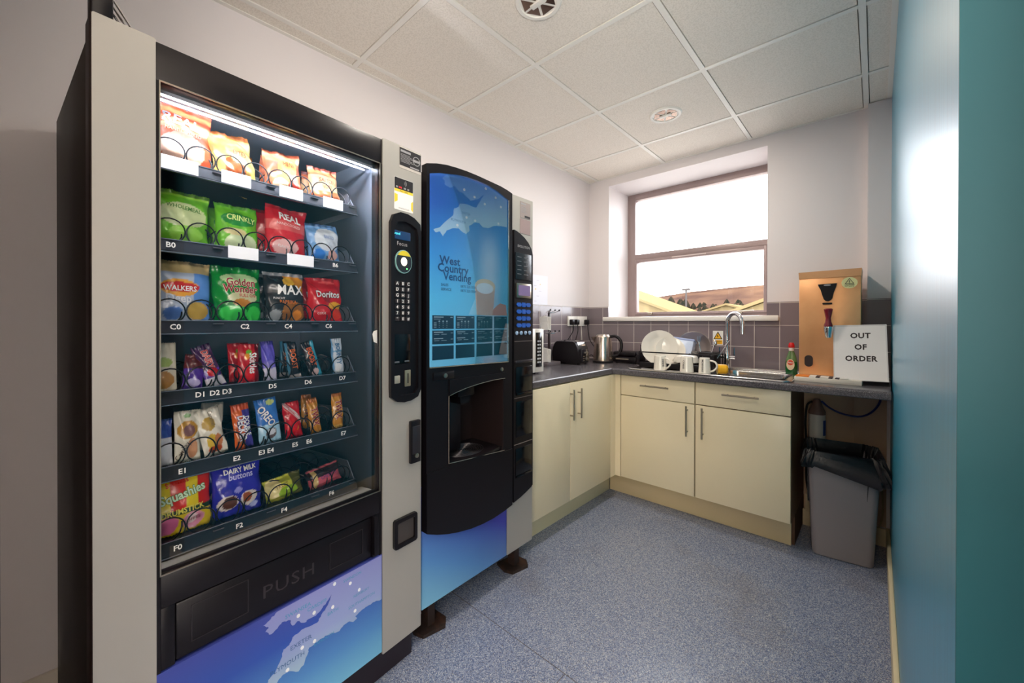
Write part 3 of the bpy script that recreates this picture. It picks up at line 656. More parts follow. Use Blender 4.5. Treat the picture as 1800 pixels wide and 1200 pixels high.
crisp('B', 2, 'crisp_packet', 'crisps', 'red crisp packet with bold white lettering, third on the B shelf', G1, [(206, 28, 44), ('band', .52, .72, (216, 90, 90)), ('ell', -.1, .22, .6, .14, (240, 190, 190)), ('band', .93, 1, (170, 16, 32))],
      [('REAL', .004, .130, .036, W_, {'bold': .03, 'rot': -.10}), ('HANDCOOKED', .0, .106, .012, (250, 220, 220), {'rot': -.08}), ('FLAVOUR', -.01, .035, .012, W_, {'rot': -.06})], w=.126, h=.168, seed=7, ry=.05, blabel='red crisp packet behind the third one on the B shelf')
crisp('B', 3, 'crisp_packet', 'crisps', 'pale blue and white snack packet over the B6 label', G1, [(120, 170, 226), ('ell', .15, .6, .8, .3, (226, 236, 248)), ('ell', -.5, .2, .35, .16, (60, 130, 220)), ('ell', .35, .22, .35, .12, (240, 190, 180))],
      [('BAKED', .012, .09, .016, (120, 150, 200), {'rot': -.1})], w=.118, h=.138, seed=8, ry=-.08, rz=.1, blabel='pale blue snack packet behind the one over the B6 label')
crisp('C', 0, 'crisp_packet', 'crisps', 'silver, blue and gold crisp packet over the C0 label', G1, [(176, 190, 214), ('side', .35, 1.1, (90, 140, 214)), ('band', .80, 1, (206, 184, 130)), ('ell', -.1, .56, .62, .14, (240, 170, 60)), ('ell', -.1, .57, .66, .08, (206, 40, 40)), ('ell', .5, .2, .4, .14, (206, 170, 80)), ('ell', -.3, .16, .3, .1, (90, 130, 200))],
      [('WALKERS', -.006, .091, .019, W_, {'bold': .02}), ('Deep', -.01, .064, .030, (225, 228, 236), {'bold': .02})], w=.13, h=.168, seed=9, ry=.02, blabel='silver, blue and gold crisp packet behind the one over the C0 label')
crisp('C', 1, 'crisp_packet', 'crisps', 'bright green crisp packet with dark red lettering over the C2 label', G1, [(24, 142, 52), ('ell', .05, .78, .75, .10, (190, 230, 170)), ('ell', .15, .45, .6, .10, (206, 214, 170)), ('ell', .1, .36, .35, .07, (196, 130, 50)), ('ell', -.25, .18, .55, .13, (70, 214, 90)), ('ell', .6, .16, .32, .14, (60, 206, 80))],
      [('Golden', .004, .118, .030, (150, 20, 44), {'bold': .02, 'rim': (240, 230, 200), 'rot': -.03}), ('Wonder', .003, .098, .030, (150, 20, 44), {'bold': .02, 'rim': (240, 230, 200), 'rot': -.02}), ('FULL ON', .02, .080, .013, (190, 40, 50), {'bold': .02})], w=.126, h=.166, seed=10, blabel='bright green crisp packet behind the one over the C2 label')
crisp('C', 2, 'crisp_packet', 'crisps', 'black and silver crisp packet with big white lettering over the C4 label', G1, [(44, 44, 48), ('diag', 1.02, 1.3, .35, (120, 122, 128)), ('diag', .9, 1.2, .35, (226, 150, 40)), ('ell', .15, .82, .28, .09, (240, 190, 60)), ('band', .93, 1, (170, 172, 178)), ('ell', .35, .22, .6, .2, (150, 96, 40)), ('ell', .5, .16, .25, .1, (226, 140, 50)), ('ell', -.55, .14, .3, .12, (150, 156, 162))],
      [('MAX', .010, .104, .042, W_, {'bold': .03, 'sx': 1.0, 'space': 1.1}), ('PUNCHY', -.024, .078, .010, W_), ('PAPRIKA', .002, .066, .016, (206, 110, 30), {'bold': .02})], w=.122, h=.163, seed=11, blabel='black crisp packet behind the one over the C4 label')
crisp('C', 3, 'crisp_packet', 'crisps', 'bright red crisp packet with a diamond mark over the C6 label', G1, [(204, 18, 32), ('ell', .45, .38, .42, .09, (240, 176, 40)), ('ell', .15, .9, .5, .03, (236, 90, 90)), ('diag', .50, .53, .45, (150, 20, 20)), ('ell', .0, .58, .25, .12, (150, 16, 22)), ('ell', .55, .2, .35, .12, (240, 60, 30))],
      [('Doritos', .002, .098, .031, (240, 238, 236), {'bold': .02, 'rim': (60, 10, 14)}), ('COOL', -.02, .034, .011, W_)], w=.122, h=.158, seed=12, blabel='bright red crisp packet behind the one over the C6 label')
# drumstick and buttons bags
crisp('F', 0, 'sweet_bag', 'sweets', 'large red and yellow bag of sweets over the F0 label', G1, [(226, 204, 24), ('side', -.35, .1, (206, 34, 24)), ('side', .5, 1.2, (206, 34, 24)), ('band', .28, .36, (44, 70, 40)), ('band', 0, .28, (214, 190, 30)), ('ell', -.5, .16, .4, .14, (214, 110, 160)), ('ell', .35, .16, .35, .13, (226, 150, 180)), ('ell', .3, .18, .18, .08, (244, 226, 226)), ('band', .95, 1, (226, 204, 24))],
      [('Swizzels', -.01, .135, .018, (206, 40, 30), {'rot': .15, 'bold': .02}), ('Squashies', .002, .103, .033, (206, 232, 200), {'rot': .18, 'bold': .05, 'rim': (60, 120, 60), 'sx': .95}), ('DRUMSTICK', 0, .060, .020, (220, 214, 90), {'rot': .04, 'bold': .03}), ('TOFFEE', .02, .03, .014, (150, 30, 60), {'rot': .2})], w=.136, h=.178, seed=13, lean=-.12, blabel='red and yellow bag of sweets behind the one over the F0 label')
crisp('F', 1, 'chocolate_button_bag', 'sweets', 'royal blue bag of chocolate buttons over the F2 label', G1, [(46, 44, 170), ('band', .90, .915, (120, 120, 220)), ('ell', -.45, .24, .38, .13, (236, 226, 220)), ('ell', -.38, .24, .28, .11, (96, 56, 40)), ('ell', .38, .24, .36, .13, (236, 226, 220)), ('ell', .30, .26, .2, .09, (170, 90, 50)), ('ell', -.05, .42, .16, .05, (150, 150, 226)), ('ell', .62, .10, .18, .05, (180, 190, 240))],
      [('Cadbury', -.01, .143, .012, (220, 220, 250)), ('DAIRY MILK', .004, .128, .019, W_, {'bold': .03}), ('buttons', .004, .111, .024, (190, 190, 240), {'bold': .03})], w=.128, h=.170, seed=14, lean=-.12, blabel='royal blue bag of chocolate buttons behind the one over the F2 label')
crisp('F', 2, 'sweet_roll_packet', 'sweets', 'small yellow green sweet packet over the F4 label', G1, [(206, 208, 70), ('ell', -.6, .6, .4, .4, (240, 226, 160)), ('side', .35, 1.2, (96, 96, 44)), ('ell', .1, .3, .5, .25, (150, 190, 40))],
      [('FRUIT', -.01, .045, .016, (130, 90, 30), {'rot': .12})], w=.112, h=.072, ry=-.10, seed=15, lean=-.2, back=False)
crisp('F', 3, 'sweet_roll_packet', 'sweets', 'small pink and black sweet packet over the F6 label', G1, [(214, 96, 110), ('band', .55, 1, (60, 44, 48)), ('side', -.75, -.5, (226, 196, 130)), ('band', .9, 1, (190, 90, 100))],
      [('CHEWITS', .008, .032, .016, (90, 50, 140), {'rot': .05})], w=.114, h=.066, ry=-.12, seed=16, lean=-.2, back=False)
G2 = 'chocolate bars in the snack machine'
def bar(lv, x, kind, label, paint, texts, w=.040, h=.118, ry=0, rz=0, lean=-.1, back=True, seed=0, t_=.016, y=.138):
    o = packet(kind, w, h, t_, paint, texts, bar=True, seed=seed); tag(o, label, 'chocolate bar' if 'bar' in kind else 'sweets', G2)
    place(o, x, y, LV[lv]+.0235, lean, ry, rz)
    if back:
        b = dup(o); b['label'] = t16(kind.replace('_', ' ')+' standing behind the '+label.replace(' in the snack machine', '')); place(b, x+.004, y+.078, LV[lv]+.0235, lean, -ry*.5, rz)
V90 = {'rot': -pi/2}
def v90(**k): d = {'rot': -pi/2}; d.update(k); return d
bar('D', .139, 'biscuit_packet', 'white and gold biscuit packet at the left end of the D shelf', [(226, 220, 200), ('ell', 0, .25, .8, .18, (190, 140, 80)), ('ell', .1, .6, .6, .1, (170, 190, 110))], [], w=.060, h=.128, back=False, seed=21)
bar('D', .199, 'chocolate_bar', 'short purple and brown chocolate bar over the D1 label', [(84, 44, 150), ('band', .6, 1, (96, 30, 30)), ('ell', 0, .2, .7, .12, (190, 180, 226))], [], w=.046, h=.095, ry=.12, back=False, seed=22)
bar('D', .258, 'chocolate_bar', 'leaning purple and red chocolate bar over the D3 label', [(90, 50, 160), ('band', .42, 1, (72, 30, 80)), ('ell', .1, .36, .6, .10, (200, 20, 30)), ('band', .03, .26, (214, 210, 226))], [('DAIRY', .002, .083, .022, (206, 60, 60), v90(bold=.04, rim=(240, 230, 230)))], w=.044, h=.124, ry=-.32, back=False, seed=23)
bar('D', .333, 'sweet_packet', 'red packet of small round sweets, fourth on the D shelf', [(196, 18, 34), ('ell', .0, .75, .3, .1, (120, 200, 60)), ('ell', -.2, .68, .25, .08, (240, 150, 30)), ('ell', -.1, .28, .6, .18, (226, 30, 40)), ('side', .55, 1.1, (120, 10, 24))], [('Skittles', .008, .060, .026, W_, v90(bold=.03))], w=.056, h=.118, ry=.03, seed=24)
bar('D', .394, 'chocolate_bar', 'lilac and white chocolate bar over the D5 label', [(96, 84, 196), ('band', 0, .33, (214, 210, 236)), ('ell', .1, .42, .6, .1, (130, 120, 214)), ('band', .9, 1, (70, 56, 160))], [], w=.038, h=.124, ry=-.06, back=False, seed=25)
bar('D', .466, 'chocolate_bar', 'black chocolate bar with orange lettering, left one over the D6 label', [(40, 38, 46), ('side', -1.1, -.6, (60, 120, 150)), ('band', 0, .12, (190, 180, 180))], [('BOOST', .0, .064, .024, (220, 110, 50), v90(bold=.04))], w=.038, h=.118, ry=-.10, seed=26)
bar('D', .535, 'chocolate_bar', 'leaning black and turquoise chocolate bar, between D6 and D7', [(44, 40, 46), ('side', .45, 1.1, (60, 160, 190)), ('ell', 0, .14, .6, .10, (220, 190, 190))], [('BOOST', -.002, .070, .024, (220, 100, 50), v90(bold=.04))], w=.040, h=.122, ry=-.24, back=False, seed=27)
bar('D', .612, 'chocolate_bar', 'white and light blue chocolate bar over the D7 label', [(206, 218, 232), ('ell', 0, .2, .6, .14, (240, 244, 250)), ('band', .62, .66, (120, 170, 206)), ('side', -1.1, -.7, (110, 160, 206))], [('BOUNTY', .0, .072, .022, (60, 120, 170), v90(bold=.04))], w=.040, h=.126, ry=-.03, back=False, seed=28)
bar('E', .138, 'biscuit_packet', 'blue and white packet cut off at the left end of the E shelf', [(60, 90, 180), ('band', 0, .6, (232, 236, 244))], [], w=.044, h=.12, back=False, seed=31)
bar('E', .190, 'cereal_bar', 'white and gold bar with an oval picture over the E1 label', [(228, 224, 208), ('ell', 0, .62, .8, .18, (190, 140, 50)), ('ell', .1, .60, .45, .12, (130, 90, 90)), ('ell', 0, .9, .25, .04, (110, 160, 90)), ('ell', .35, .25, .4, .2, (206, 150, 110))], [('Cawley', -.012, .030, .020, (80, 60, 40), {'rot': 1.1}), ], w=.056, h=.134, ry=.02, back=False, seed=32)
bar('E', .256, 'cereal_bar', 'leaning white and gold bar over the E2 label', [(230, 226, 212), ('ell', -.1, .68, .55, .14, (196, 160, 70)), ('ell', -.1, .3, .5, .16, (226, 190, 60)), ('ell', .4, .3, .3, .14, (206, 130, 80)), ('ell', .0, .14, .6, .07, (206, 90, 40))], [('Caramel', .006, .105, .015, (120, 110, 90), v90())], w=.056, h=.134, ry=-.18, seed=33)
bar('E', .324, 'chocolate_bar', 'orange and blue chocolate bar, fourth on the E shelf', [(214, 96, 30), ('side', .15, 1.1, (70, 60, 150)), ('band', .86, 1, (206, 80, 30)), ('ell', -.4, .25, .4, .12, (190, 120, 70)), ('ell', -.3, .55, .3, .1, (100, 60, 50))], [('DOUBLE', .011, .066, .018, W_, v90(bold=.04)), ('DECKER', -.004, .062, .024, W_, v90(bold=.05, rim=(70, 60, 150)))], w=.046, h=.132, ry=-.08, back=False, seed=34)
bar('E', .395, 'cookie_packet', 'pale blue cookie packet over the E3 and E4 labels', [(60, 120, 200), ('band', 0, .42, (170, 214, 240)), ('ell', .1, .22, .5, .12, (110, 96, 100)), ('ell', .1, .25, .4, .07, (220, 226, 236)), ('ell', .4, .9, .4, .06, (190, 210, 130))], [('OREO', -.006, .084, .030, W_, v90(bold=.05, rim=(30, 60, 150), rot=-1.1))], w=.062, h=.138, ry=-.10, back=False, seed=35)
bar('E', .464, 'sweet_packet', 'bright red packet with white stripes over the E5 label', [(196, 16, 36), ('ell', .25, .28, .3, .08, (226, 170, 60)), ('ell', -.1, .35, .6, .2, (214, 20, 30)), ('diag', .66, .69, .3, W_), ('diag', .72, .75, .3, W_), ('diag', .78, .81, .3, W_)], [], w=.052, h=.116, ry=-.08, back=False, seed=36)
bar('E', .534, 'chocolate_bar', 'leaning gold chocolate bar over the E6 label', [(206, 140, 50), ('band', .85, 1, (190, 110, 40))], [('TWIX', .0, .056, .028, (150, 20, 30), v90(bold=.05, rim=(240, 226, 200)))], w=.036, h=.118, ry=-.10, seed=37)
bar('E', .612, 'chocolate_bar', 'upright gold chocolate bar over the E7 label', [(212, 146, 52), ('band', .9, 1, (190, 110, 40)), ('band', 0, .1, (226, 180, 90))], [('TWIX', .0, .066, .030, (150, 20, 30), v90(bold=.05, rim=(240, 226, 200)))], w=.040, h=.122, ry=-.01, back=False, seed=38)

# folding frame lying on top of the snack machine
ft = thing('folding_frame', 'black folding frame with bare metal rods lying on top of the snack machine', 'folding frame', tuple(SM @ Vector((0, 0, SH))), SA)
MB().box(.0, .034, .010, .055, .0, .11, .004).build('frame', black, ft)
mb = MB()
for k in range(3): mb.tube([(.060-.010*k, .008, .004), (.030-.004*k, .020+.012*k, .060)], .0022)
mb.build('rod', chrome, ft)

# ================================================================== HOT DRINKS MACHINE
KA = math.radians(91.2)
kv = thing('coffee_vending_machine', 'hot drinks vending machine with an arched black door and a blue graphic front', 'vending machine', (.64, .842, 0), KA)
MB().box(.012, .690, .205, .62, .145, 1.868).box(.012, .690, .05, .205, 1.03, 1.868).box(.012, .690, .05, .205, .145, .645).box(.012, .10, .05, .205, .645, 1.03).box(.45, .690, .05, .205, .645, 1.03).build('cabinet', side_m, kv)
MB().prism(rrect(.497, .692, .135, 1.892, .003), .004, .05).build('silver_panel', grey_p, kv)
blueK = grad_mat('blue_panel', [(0, (134, 200, 234)), (.45, (92, 150, 216)), (1, (50, 56, 172))], 2, .16, .54, .50)
B(.002, .4965, .006, .05, .135, .60, .001).build('lower_panel', blueK, kv)
top = [(0.0, 1.874), (.05, 1.888), (.098, 1.897), (.150, 1.901), (.206, 1.903), (.265, 1.902), (.324, 1.899), (.38, 1.896), (.416, 1.894), (.46, 1.888), (.498, 1.880)]
bot = [(.498, .391), (.44, .381), (.37, .374), (.30, .374), (.23, .380), (.16, .393), (.105, .407), (.05, .426), (0.0, .448)]
y0, y1 = -.026, .006
mb = MB()
# alcove opening: x .11-.44, z .68-.985
al, ar, ab = .11, .44, .685
vis = [(ar, 1.004), (.36, 1.003), (.28, .997), (.2, .987), (.14, .975), (al, .965)]
mb.prism([(0, 1.03), (0, .68)]+[(al, .68), (al, .965)]+[(al, 1.03)], y0, y1)
mb.prism([(.498, 1.03), (ar, 1.03), (ar, .66), (.498, .66)], y0, y1)
mb.prism([(al, 1.03)]+[(al, .965)]+vis[::-1][1:]+[(ar, 1.03)], y0-.006, y1)
mb.prism([(0, .68), (al, .68), (al, .69), (.2, .683), (.3, .676), (.4, .668), (ar, .666), (ar, .66), (.498, .66)]+bot, y0-.004, y1)
mb.prism(top[::-1]+[(0, 1.03), (.498, 1.03)], y0, y1)
dk = mb.build('door', black, kv, smooth=25)
MB().box(al, al+.004, y1-.03, .19, .68, 1.03).box(ar-.004, ar, y1-.03, .19, .66, 1.03).box(al, ar, .19, .196, .66, 1.03).box(al, ar, y1-.03, .19, 1.01, 1.016).box(al, ar, y1-.03, .19, .655, .662).build('cup_station', mat('station_brown', (44, 34, 34), .35), kv)
MB().box(.215, .285, .10, .189, .684, 1.01, .004).build('back_column', mat('column_dark', (34, 30, 34), .3), kv)
mb = MB(); mb.box(.20, .297, .02, .12, .94, 1.008, .006); mb.prism([(.215, .945), (.285, .945), (.27, .905), (.225, .905)], .03, .10); mb.build('nozzle', black, kv)
mb = MB(); mb.box(.125, .185, .10, .14, .80, .93, .006); mb.lathe([(.018, 0), (.022, -.03), (.012, -.06)], (.158, .08, .86), 14); mb.build('sugar_spout', mat('spout_dark', (38, 34, 38), .3), kv)
mb = MB(); mb.lathe([(.013, 0), (.013, -.006), (.006, -.007)], (.322, .188, .85), 18, axis='y'); mb.build('sensor', mat('sensor_grey', (90, 84, 84), .4), kv)
mb = MB(); mb.prism([(al, y0+.012)]+[(al+(ar-al)*i/10, y0+.012-.020*sin(pi*i/10)) for i in range(11)]+[(ar, .185), (al, .185)], .672, .684, 'z'); tray_ = mb.build('drip_tray', black, kv)
mb = MB()
for k in range(9): mb.tube([(.275+(.012+.012*k)*cos(a), .08+(.010+.009*k)*sin(a), .6846) for a in [2*pi*i/28 for i in range(28)]], .0012, 5, closed=True)
mb.build('grille', mat('grille_grey', (80, 78, 82), .3, metal=.5), tray_)
mb = MB(); mb.tube([(al, y0-.005, .965), (.14, y0-.008, .975), (.2, y0-.008, .987), (.28, y0-.008, .997), (.36, y0-.008, 1.003), (ar, y0-.008, 1.004)], .0012, 5)
mb.tube([(al, y0-.005, .692), (.2, y0-.006, .685), (.3, y0-.006, .678), (.4, y0-.006, .670), (ar, y0-.005, .667)], .0015, 5); mb.tube([(al, y0-.001, .69), (al, y0-.001, .965)], .0012, 5)
mb.build('chrome_edge', satin, kv)
mb = MB(); mb.box(.03, .135, y0-.005, y0, 1.034, 1.066, .003); lp = mb.build('lock_plate', black, kv)
MB().lathe([(.009, 0), (.009, -.004), (.005, -.005)], (.088, y0-.005, 1.050), 18, axis='y').build('lock_barrel', satin, lp)
MB().lathe([(.009, 0), (.009, -.004), (.005, -.005)], (.424, y0, 1.046), 18, axis='y').build('lock_barrel', satin, kv)
# graphic glass
gtop = [(.014, 1.838), (.06, 1.852), (.109, 1.862), (.150, 1.870), (.201, 1.876), (.26, 1.8775), (.319, 1.875), (.39, 1.862), (.465, 1.838)]
gpan = MB().prism(gtop[::-1]+[(.014, 1.089), (.465, 1.081)], y0-.002, y0+.001).build('graphic_panel', grad_mat('blue_poster', [(0, (112, 188, 224)), (.32, (84, 176, 222)), (.55, (56, 138, 208)), (.8, (40, 88, 178)), (1, (50, 88, 170))], 2, 1.09, 1.88, -.22), kv)
gm = gpan.data.materials[0]; t = gm.node_tree; b = t.nodes['Principled BSDF']
src = b.inputs['Base Color'].links[0].from_socket; tcn = t.nodes.new('ShaderNodeTexCoord'); sp = t.nodes.new('ShaderNodeSeparateXYZ'); t.links.new(tcn.outputs['Object'], sp.inputs[0])
m1_ = t.nodes.new('ShaderNodeMath'); m1_.operation = 'SUBTRACT'; m1_.inputs[1].default_value = .345; t.links.new(sp.outputs[0], m1_.inputs[0])
m2_ = t.nodes.new('ShaderNodeMath'); m2_.operation = 'ABSOLUTE'; t.links.new(m1_.outputs[0], m2_.inputs[0])
r1_ = t.nodes.new('ShaderNodeMapRange'); r1_.interpolation_type = 'SMOOTHSTEP'; r1_.inputs[1].default_value = .0; r1_.inputs[2].default_value = .10; r1_.inputs[3].default_value = 1; r1_.inputs[4].default_value = 0; t.links.new(m2_.outputs[0], r1_.inputs[0])
r2_ = t.nodes.new('ShaderNodeMapRange'); r2_.interpolation_type = 'SMOOTHSTEP'; r2_.inputs[1].default_value = 1.72; r2_.inputs[2].default_value = 1.52; r2_.inputs[3].default_value = 0; r2_.inputs[4].default_value = .75; t.links.new(sp.outputs[2], r2_.inputs[0])
m3_ = t.nodes.new('ShaderNodeMath'); m3_.operation = 'MULTIPLY'; t.links.new(r1_.outputs[0], m3_.inputs[0]); t.links.new(r2_.outputs[0], m3_.inputs[1])
mx_ = t.nodes.new('ShaderNodeMix'); mx_.data_type = 'RGBA'; mx_.inputs[7].default_value = (*lin((196, 216, 240)), 1); t.links.new(m3_.outputs[0], mx_.inputs[0]); t.links.new(src, mx_.inputs[6]); t.links.new(mx_.outputs[2], b.inputs['Base Color'])
t.links.new(mx_.outputs[2], b.inputs['Emission Color']); b.inputs['Emission Strength'].default_value = .22   # weak glow added to brighten the print
LAND_K = [(0.096, 1.856), (0.074, 1.839), (0.087, 1.828), (0.085, 1.816), (0.113, 1.808), (0.138, 1.823), (0.159, 1.806), (0.183, 1.805), (0.201, 1.794), (0.226, 1.781), (0.251, 1.792), (0.277, 1.803), (0.307, 1.832), (0.291, 1.806), (0.261, 1.761), (0.232, 1.76), (0.189, 1.761), (0.165, 1.756), (0.159, 1.741), (0.136, 1.731), (0.13, 1.701), (0.096, 1.672), (0.063, 1.64), (0.031, 1.626), (0.039, 1.616), (0.063, 1.623), (0.077, 1.606), (0.096, 1.633), (0.13, 1.648), (0.159, 1.653), (0.177, 1.643), (0.201, 1.635), (0.22, 1.655), (0.217, 1.673), (0.245, 1.692), (0.278, 1.698), (0.298, 1.683), (0.331, 1.684), (0.373, 1.702), (0.417, 1.71), (0.458, 1.711), (0.458, 1.838), (0.387, 1.858), (0.317, 1.869), (0.238, 1.870), (0.165, 1.866)]
MB().prism(rough_edge(LAND_K, .002, 3), y0-.0026, y0-.0018).build('map_print', grad_mat('land_poster', [(0, (150, 180, 204)), (.6, (92, 126, 190)), (1, (70, 106, 178))], 2, 1.62, 1.86, -.25), gpan, smooth=0)
for x, z in [(0.19, 1.82), (0.317, 1.857), (0.249, 1.803), (0.38, 1.832), (0.311, 1.787), (0.415, 1.797), (0.203, 1.706), (0.252, 1.702), (0.152, 1.664), (0.399, 1.717)]: ellipse(MB(), x, z, .0062, .0055, y0-.0034, y0-.0026).build('town_dot', dotm, gpan)
multitext([('EXETER', .20, 1.722, .014), ('PLYMOUTH', .158, 1.682, .015)], inkD, gpan, y0-.0030)
navy = mat('ink_deepblue', (24, 74, 140), .4)
multitext([('West', .112, 1.511, .046, {'bold': .022, 'sx': 1.03}), ('Country', .130, 1.480, .046, {'bold': .022, 'sx': 1.03}), ('Vending', .152, 1.448, .046, {'bold': .018, 'sx': 1.0})], navy, gpan, y0-.0048, name='title_lettering')
multitext([('SALES', .084, 1.413, .015, {'bold': .015}), ('SERVICE', .092, 1.395, .015, {'bold': .015}), ('0870 225 0500', .213, 1.413, .015, {'bold': .01}), ('0870 225 0504', .213, 1.395, .015, {'bold': .01})], mat('ink_midblue', (40, 84, 140), .4), gpan, y0-.0048)
cupc = mat('printed_cup', (186, 160, 150), .4, noise=(9, (206, 184, 172), .3, .7)); cupf = mat('printed_foam', (206, 222, 238), .4)
mb = MB(); mb.prism([(.252, 1.425), (.262, 1.296), (.362, 1.296), (.378, 1.425)]+[(.315+.063*cos(a), 1.425+.026*sin(a)) for a in [i*pi/10 for i in range(1, 10)]], y0-.0032, y0-.0020); cu = mb.build('cup_print', cupc, gpan)
mb = MB(); ellipse(mb, .315, 1.424, .063, .032, y0-.0036, y0-.003, 32); mb.build('cup_rim', mat('printed_rim', (206, 190, 160), .4), cu)
mb = MB(); ellipse(mb, .312, 1.414, .052, .024, y0-.0040, y0-.0034, 32); mb.build('foam', cupf, cu)
mb = MB(); mb.prism([(.375, 1.33), (.41, 1.352), (.45, 1.345), (.458, 1.296), (.36, 1.296), (.365, 1.32)], y0-.0036, y0-.0024); mb.build('hand_print', mat('printed_hand', (176, 124, 110), .4), cu)
mb = MB(); mb.prism([(.262, 1.380), (.215, 1.296), (.262, 1.296)], y0-.0030, y0-.0020); mb.build('steam_print', mat('printed_pale', (130, 190, 220), .4), cu)
for m_ in (cupc, cupf, MATS['printed_rim'], MATS['printed_hand'], MATS['printed_pale'], MATS['land_poster'] if 'land_poster' in MATS else bpy.data.materials['land_poster']):   # same added glow as the poster
    b = m_.node_tree.nodes['Principled BSDF']; l_ = b.inputs['Base Color'].links
    if l_: m_.node_tree.links.new(l_[0].from_socket, b.inputs['Emission Color'])
    else: b.inputs['Emission Color'].default_value = b.inputs['Base Color'].default_value
    b.inputs['Emission Strength'].default_value = .25
cell = mat('menu_cell', (28, 56, 84), .35); mtx = mat('menu_ink', (170, 190, 206), .5)
cols = [(.026, .132), (.144, .248), (.262, .359), (.372, .456)]; rows_ = [(1.237, 1.291), (1.177, 1.231), (1.115, 1.170)]
for r_, (a, b_) in enumerate(rows_):
    for c_, (p, q) in enumerate(cols):
        o = MB().box(p, q, y0-.0044, y0-.002, a, b_-.0).build('menu_card', cell, gpan)
        if r_ < 2:
            mb = MB(); L = q-p
            if r_ == 0:
                mb.box(p+.006, p+L*.5, y0-.005, y0-.0044, b_-.009, b_-.005).box(q-.018, q-.006, y0-.005, y0-.0044, b_-.009, b_-.006).box(p+.006, p+L*.36, y0-.005, y0-.0044, b_-.016, b_-.014)
                if c_ < 3:
                    for k in range(3):
                        ellipse(mb, p+L*(.30+.18*k), b_-.024, .004, .004, y0-.005, y0-.0044, 10)
                        for m_ in range(3): mb.box(p+L*(.28+.18*k), p+L*(.32+.18*k), y0-.005, y0-.0044, a+.006+m_*.007, a+.008+m_*.007)
                    for m_ in range(4): mb.box(p+.006, p+.018, y0-.005, y0-.0044, a+.005+m_*.006, a+.0075+m_*.006)
            else:
                for zz in (b_-.009, a+.020):
                    mb.box(p+.006, p+L*.48, y0-.005, y0-.0044, zz, zz+.004).box(q-.016, q-.004, y0-.005, y0-.0044, zz-.003, zz).box(p+.008, p+L*.3, y0-.005, y0-.0044, zz-.007, zz-.005).box(p+L*.4, p+L*.65, y0-.005, y0-.0044, zz-.007, zz-.005)
            mb.build('menu_text', mtx, o)
MB().prism(gtop[::-1]+[(.014, 1.089), (.465, 1.081)], y0-.0075, y0-.0065).build('front_glass', pane_mat('poster_glass', refl=.7), kv)
mb = MB(); P = gtop[::-1]+[(.014, 1.083), (.465, 1.075)]
pl = [(p[0], y0-.003, p[1]) for p in P]; mb.tube([(.468, y0-.003, 1.84), (.468, y0-.003, 1.078)], .003, 6); mb.tube([(.012, y0-.003, 1.086), (.468, y0-.003, 1.078)], .0022, 6); mb.build('glass_edge', satin, kv)
# right hand control column
cxa = [(.526, 1.715), (.545, 1.712), (.575, 1.702), (.605, 1.688), (.635, 1.668), (.660, 1.640), (.672, 1.610), (.674, .43), (.66, .421), (.62, .408), (.58, .397), (.526, .386)]
mb = MB(); mb.prism(cxa, -.014, .006); cc = mb.build('control_column', black, kv)
text('EVOLUTION', .598, 1.640, .017, stx, cc, y=-.0146, bold=.02)
MB().box(.534, .655, -.018, -.013, 1.475, 1.607, .002).build('coin_panel', mat('panel_slate', (34, 40, 46), .25), cc)
mb = MB()
for i in range(5):
    for k in range(2): mb.box(.545+.05*k, .575+.055*k, -.0186, -.018, 1.585-i*.021, 1.588-i*.021)
mb.build('panel_text', mat('text_dim', (100, 104, 108), .5), cc)
ds = MB().box(.540, .652, -.020, -.013, 1.385, 1.458, .002).build('display_screen', satin, cc)
MB().box(.552, .642, -.0206, -.0195, 1.397, 1.448).build('screen', mat('lcd_violet', (120, 104, 140), .2, emit=(130, 112, 160), es=.15), ds)
bb = mat('button_blue', (40, 96, 190), .25, coat=.4)
for r_ in range(4):
    for c_ in range(3):
        o = MB().prism([(-.019, 0), (-.010, .010), (.010, .010), (.019, 0), (.010, -.010), (-.010, -.010)] if c_ != 1 else rrect(-.013, .013, -.011, .011, .004), -.004, .002).build('button', bb, cc)
        o.location = (.560+.036*c_, -.015, 1.352-r_*.034)
for c_ in range(4):
    o = MB().lathe([(.010, 0), (.010, -.003), (.006, -.005)], n=14, axis='y').build('button', mat('button_pale', (150, 176, 206), .25), cc); o.location = (.545+.033*c_, -.014, 1.212)
mb = MB()
for z in (1.171, .893, .665): mb.box(.528, .672, -.0155, -.013, z-.0015, z+.0015)
mb.build('column_seam', mat('seam_light', (110, 100, 98), .4), cc)
MB().box(.53, .665, -.022, -.012, 1.062, 1.078, .003).build('coin_lever', mat('lever_dark', (50, 46, 50), .2), cc)
mb = MB(); mb.box(.538, .662, -.018, -.012, .905, 1.045, .004); mb.box(.54, .66, -.024, -.014, .908, .918, .003); mb.build('cup_door', blackg, cc)
mb = MB(); mb.box(.54, .664, -.0175, -.012, .70, .875, .004); mb.build('cup_door', blackg, cc)
mb = MB(); mb.box(.538, .662, -.0175, -.012, .50, .645, .004); mb.box(.54, .66, -.022, -.014, .502, .512, .003); mb.build('coin_cup', blackg, cc)
mb = MB(); ring(mb, rrect(-.055, .055, -.035, .035, .004), rrect(-.05, .05, -.03, .03, .003), 0, 0.002)
s3 = MB().box(.590, .672, .0026, .004, 1.792, 1.873).build('sticker', mat('sticker_taupe', (150, 138, 134), .5), kv); 
mb = MB(); mb.box(.594, .635, .002, .0027, 1.858, 1.866)
for i in range(6): mb.box(.594, .63+.006*(i % 3), .002, .0027, 1.848-i*.006, 1.850-i*.006)
mb.build('sticker_text', stx, s3); MB().box(.625, .668, .002, .0027, 1.796, 1.806).build('sticker_print', st, s3)
